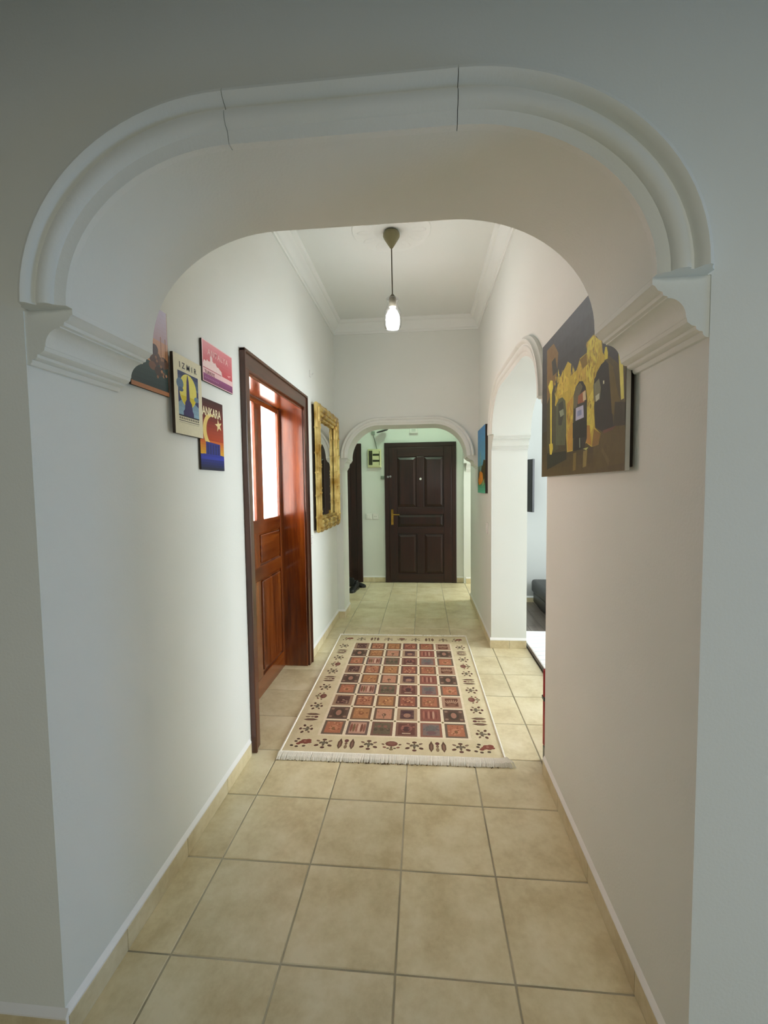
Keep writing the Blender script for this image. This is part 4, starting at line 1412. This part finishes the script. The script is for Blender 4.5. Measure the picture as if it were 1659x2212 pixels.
# cable and junction box above it
cb = empty('cable', (-0.66, YD, 1.915), 'grey cable running up the wall above the fuse box', 'cable')
tube('cable_run', [(-0.645, YD - 0.008, 1.917), (-0.655, YD - 0.010, 1.96), (-0.672, YD - 0.010, 2.03), (-0.690, YD - 0.010, 2.10), (-0.694, YD - 0.010, 2.125)], 0.006, 'greycable', cb)
box('junction_box', (-0.72, YD - 0.03, 2.12), (-0.672, YD, 2.17), 'greycable', cb, 0.004)
disc = empty('wall_sensor', (-0.56, YD, 2.15), 'flat black disc-shaped sensor on the wall above the fuse box', 'sensor')
bm = bmesh.new()
bm_lathe(bm, [(0, -0.012), (0.07, -0.012), (0.085, -0.004), (0.085, 0.004), (0.06, 0.012), (0, 0.012)], 0, 0, 24)
bmesh.ops.transform(bm, matrix=Matrix.Translation((-0.555, YD - 0.125, 2.158)) @ Matrix.Rotation(math.radians(-14), 4, 'Y') @ Matrix.Rotation(math.radians(10), 4, 'X'), verts=bm.verts)
mesh_obj('disc', bm, 'blackplastic', disc, 'yes')
tube('bracket', [(-0.56, YD, 2.18), (-0.56, YD - 0.06, 2.172), (-0.556, YD - 0.12, 2.165)], 0.010, 'greycable', disc)
chime = empty('door_chime', (-0.12, YD, 2.125), 'small white chime box above the entrance door', 'chime')
box('chime_case', (-0.182, YD - 0.045, 2.125), (-0.062, YD, 2.245), 'white', chime, 0.008, 3, 'yes')
for k in range(3):
    box('chime_slot', (-0.150, YD - 0.0465, 2.155 + k * 0.02), (-0.094, YD - 0.044, 2.160 + k * 0.02), 'greycable', chime)
rec = empty('door_contact', (-0.575, YD, 1.50), 'small grey contact box at the left of the entrance door frame', 'contact box')
box('contact_case', (-0.598, YD - 0.018, 1.488), (-0.546, YD, 1.535), 'greycable', rec, 0.004, 2)
box('contact_lid', (-0.592, YD - 0.022, 1.493), (-0.556, YD - 0.017, 1.530), 'greycable', rec, 0.002, 2)

# unseen ceiling lamp added to give the vestibule its greenish light
vl = empty('added_vestibule_lamp', (-0.1, 5.02, ZC), 'added unseen ceiling lamp that lights the entrance vestibule', 'lamp')
lathe('lamp_base', [(0.0, ZC), (0.13, ZC), (0.13, ZC - 0.025), (0.0, ZC - 0.025)], -0.1, 5.02, 'white', vl)
M['vestglow'] = make_emit('opal_glow', (0.72, 1.0, 0.76), VEST_ENERGY)
lathe('lamp_glass', [(0.12, ZC - 0.024), (0.118, ZC - 0.05), (0.09, ZC - 0.085), (0.045, ZC - 0.10), (0.0, ZC - 0.103)], -0.1, 5.02, 'vestglow', vl)


# ------------------------------------------------------------------ shoes
def shoe(label, loc, rot, heel, sc=1.0):
    e = empty('shoe', loc, label, 'shoe', 'black shoes by the dark door')
    R = Matrix.Translation(loc) @ Matrix.Rotation(rot, 4, 'Z') @ Matrix.Scale(sc, 4)
    # stations along the foot: position, half width, height of top, sole height
    stt = [(-0.135, 0.020, 0.085), (-0.125, 0.032, 0.098), (-0.09, 0.036, 0.095), (-0.04, 0.034, 0.082), (0.02, 0.038, 0.070), (0.07, 0.044, 0.058), (0.11, 0.040, 0.046), (0.135, 0.026, 0.036), (0.145, 0.010, 0.028)]
    bm = bmesh.new()
    rings = []
    for x, hw, top in stt:
        zb = 0.018 + heel * max(0, (0.02 - x) / 0.15)
        top = top + heel * max(0, (0.02 - x) / 0.15)
        ring = []
        for k in range(10):
            t = math.pi * k / 9
            ring.append(bm.verts.new(R @ Vector((x, hw * math.cos(t) * (1.0 if k not in (0, 9) else 0.96), zb + (top - zb) * math.sin(t) ** 0.6))))
        rings.append(ring)
    for A, B in zip(rings, rings[1:]):
        for k in range(9):
            bm.faces.new((A[k], A[k + 1], B[k + 1], B[k]))
        bm.faces.new((A[9], A[0], B[0], B[9]))
    bm.faces.new(rings[0][::-1])
    bm.faces.new(rings[-1])
    mesh_obj('upper', bm, 'rubber', e, 'yes')
    bm = bmesh.new()
    top_, bot_ = [], []
    out = [(x, hw + 0.004) for x, hw, _ in stt] + [(x, -hw - 0.004) for x, hw, _ in reversed(stt)]
    for x, y in out:
        zb = heel * max(0, (0.02 - x) / 0.15)
        top_.append(bm.verts.new(R @ Vector((x, y, 0.022 + zb))))
        bot_.append(bm.verts.new(R @ Vector((x, y, 0.001))))
    n = len(out)
    for k in range(n):
        bm.faces.new((top_[k], bot_[k], bot_[(k + 1) % n], top_[(k + 1) % n]))
    bm.faces.new(top_)
    bm.faces.new(bot_[::-1])
    mesh_obj('sole', bm, 'blackplastic', e)
    bm = bmesh.new()
    pts = [R @ Vector((-0.088 + 0.048 * math.cos(t), 0.030 * math.sin(t), 0.094 + heel * 0.6 - 0.006 * math.cos(t))) for t in [k * 2 * math.pi / 16 for k in range(17)]]
    bm_tube(bm, pts, 0.005, 6)
    mesh_obj('collar', bm, 'blackplastic', e, 'yes')
    for k in range(3):
        a = R @ Vector((-0.015 + k * 0.022, -0.020, 0.078 - k * 0.007))
        b = R @ Vector((-0.015 + k * 0.022, 0.020, 0.078 - k * 0.007))
        tube('lace', [a, (a + b) / 2 + Vector((0, 0, 0.012)), b], 0.003, 'blackplastic', e, 5)
    return e


shoe('black shoe nearer the corridor, beside the small arch', (-0.925, 5.66, 0.0), math.radians(-100), 0.02)
shoe('black shoe farther back with its toe towards the entrance door', (-0.93, 5.90, 0.0), math.radians(-20), 0.03)

# ------------------------------------------------------------------ what shows through the side arch
# white chevron rug on the laminate
wr = empty('white_rug', (1.7, 3.2, 0.018), 'white chevron rug on the living room floor behind the arch', 'rug')
box('rug_body', (XR2 + 0.022, 1.9, 0.018), (2.7, 4.05, 0.030), 'shag', wr, 0.004)
bm = bmesh.new()
for k in range(24):
    y0 = 2.0 + k * 0.085
    for i in range(9):
        xa, xb = XR2 + 0.03 + i * 0.2, XR2 + 0.03 + (i + 1) * 0.2
        za, zb = (0, 0.045) if i % 2 == 0 else (0.045, 0)
        if y0 + 0.07 < 4.04:
            v = [bm.verts.new((xa, y0 + za, 0.0306)), bm.verts.new((xb, y0 + zb, 0.0306)), bm.verts.new((xb, y0 + zb + 0.018, 0.0306)), bm.verts.new((xa, y0 + za + 0.018, 0.0306))]
            bm.faces.new(v)
mesh_obj('chevron_pattern', bm, 'shag2', wr)

# black leather chaise
so = empty('sofa_chaise', (1.75, 4.5, 0.018), 'low black leather sofa end seen through the side arch', 'sofa')
box('base', (1.245, 4.12, 0.045), (2.60, 5.02, 0.17), 'black', so, 0.02, 3, 'yes')
box('seat_cushion', (1.225, 4.09, 0.165), (2.62, 5.035, 0.31), 'black', so, 0.035, 4, 'yes')
for x in (1.30, 2.5):
    for y in (4.19, 4.94):
        tube('foot', [(x, y, 0.019), (x, y, 0.05)], 0.022, 'blackplastic', so, 10)
# cushion with a light corner on the sofa
cu = empty('throw_cushion', (1.62, 4.62, 0.31), 'pale throw cushion lying on the black sofa', 'cushion')
bm = bmesh.new()
bmesh.ops.create_grid(bm, x_segments=10, y_segments=10, size=0.2)
for v in list(bm.verts):
    a, b = v.co.x / 0.2, v.co.y / 0.2
    v.co.z = 0.05 * (1 - a ** 4) * (1 - b ** 4)
geo = bmesh.ops.duplicate(bm, geom=bm.faces[:] + bm.verts[:] + bm.edges[:])
for v in [g for g in geo['geom'] if isinstance(g, bmesh.types.BMVert)]:
    v.co.z = -v.co.z
bmesh.ops.remove_doubles(bm, verts=bm.verts, dist=0.0005)
bmesh.ops.transform(bm, matrix=Matrix.Translation((1.66, 4.62, 0.362)) @ Matrix.Rotation(0.3, 4, 'Z'), verts=bm.verts)
mesh_obj('cushion_cover', bm, 'sidewhite', cu, 'all')
pts = []
for a, b in ((-1, -1), (1, -1), (1, 1), (-1, 1), (-1, -1)):
    v = Matrix.Translation((1.66, 4.62, 0.362)) @ Matrix.Rotation(0.3, 4, 'Z') @ Vector((a * 0.2, b * 0.2, 0))
    pts.append(v)
tube('piping', pts, 0.004, 'white', cu, 6)

# black television swung out from the living room wall
tv = empty('television', (1.15, 5.1, 1.1), 'black flat television edge on the living room wall', 'television')
tm = Matrix.Translation((1.165, 5.02, 1.372)) @ Matrix.Rotation(math.radians(-72), 4, 'Z')
bm = bmesh.new()
bm_box(bm, (-0.14, -0.014, -0.292), (0.14, 0.014, 0.292), 0.004, 2)
bmesh.ops.transform(bm, matrix=tm, verts=bm.verts)
mesh_obj('housing', bm, 'blackplastic', tv)
bm = bmesh.new()
bm_box(bm, (-0.132, -0.0155, -0.284), (0.132, -0.012, 0.284))
bmesh.ops.transform(bm, matrix=tm, verts=bm.verts)
mesh_obj('screen', bm, 'black', tv)
tube('wall_arm', [(1.22, 5.118, 1.37), (1.20, 5.08, 1.37), (1.19, 5.04, 1.37)], 0.015, 'blackplastic', tv)

# red folded stool behind the wall corner
rs = empty('folding_stool', (0.72, 2.16, 0), 'red plastic folded stool leaning behind the right wall corner', 'stool')
box('seat_panel', (0.590, 2.150, 0.075), (0.855, 2.180, 0.470), 'red', rs, 0.012, 3, 'yes')
box('leg_frame', (0.596, 2.112, 0.040), (0.85, 2.148, 0.44), 'red', rs, 0.010, 3, 'yes')
for x in (0.612, 0.832):
    box('foot', (x - 0.02, 2.118, 0.001), (x + 0.02, 2.174, 0.078), 'blackplastic', rs, 0.005, 2)
box('hinge', (0.588, 2.145, 0.31), (0.600, 2.185, 0.33), 'blackplastic', rs, 0.003)
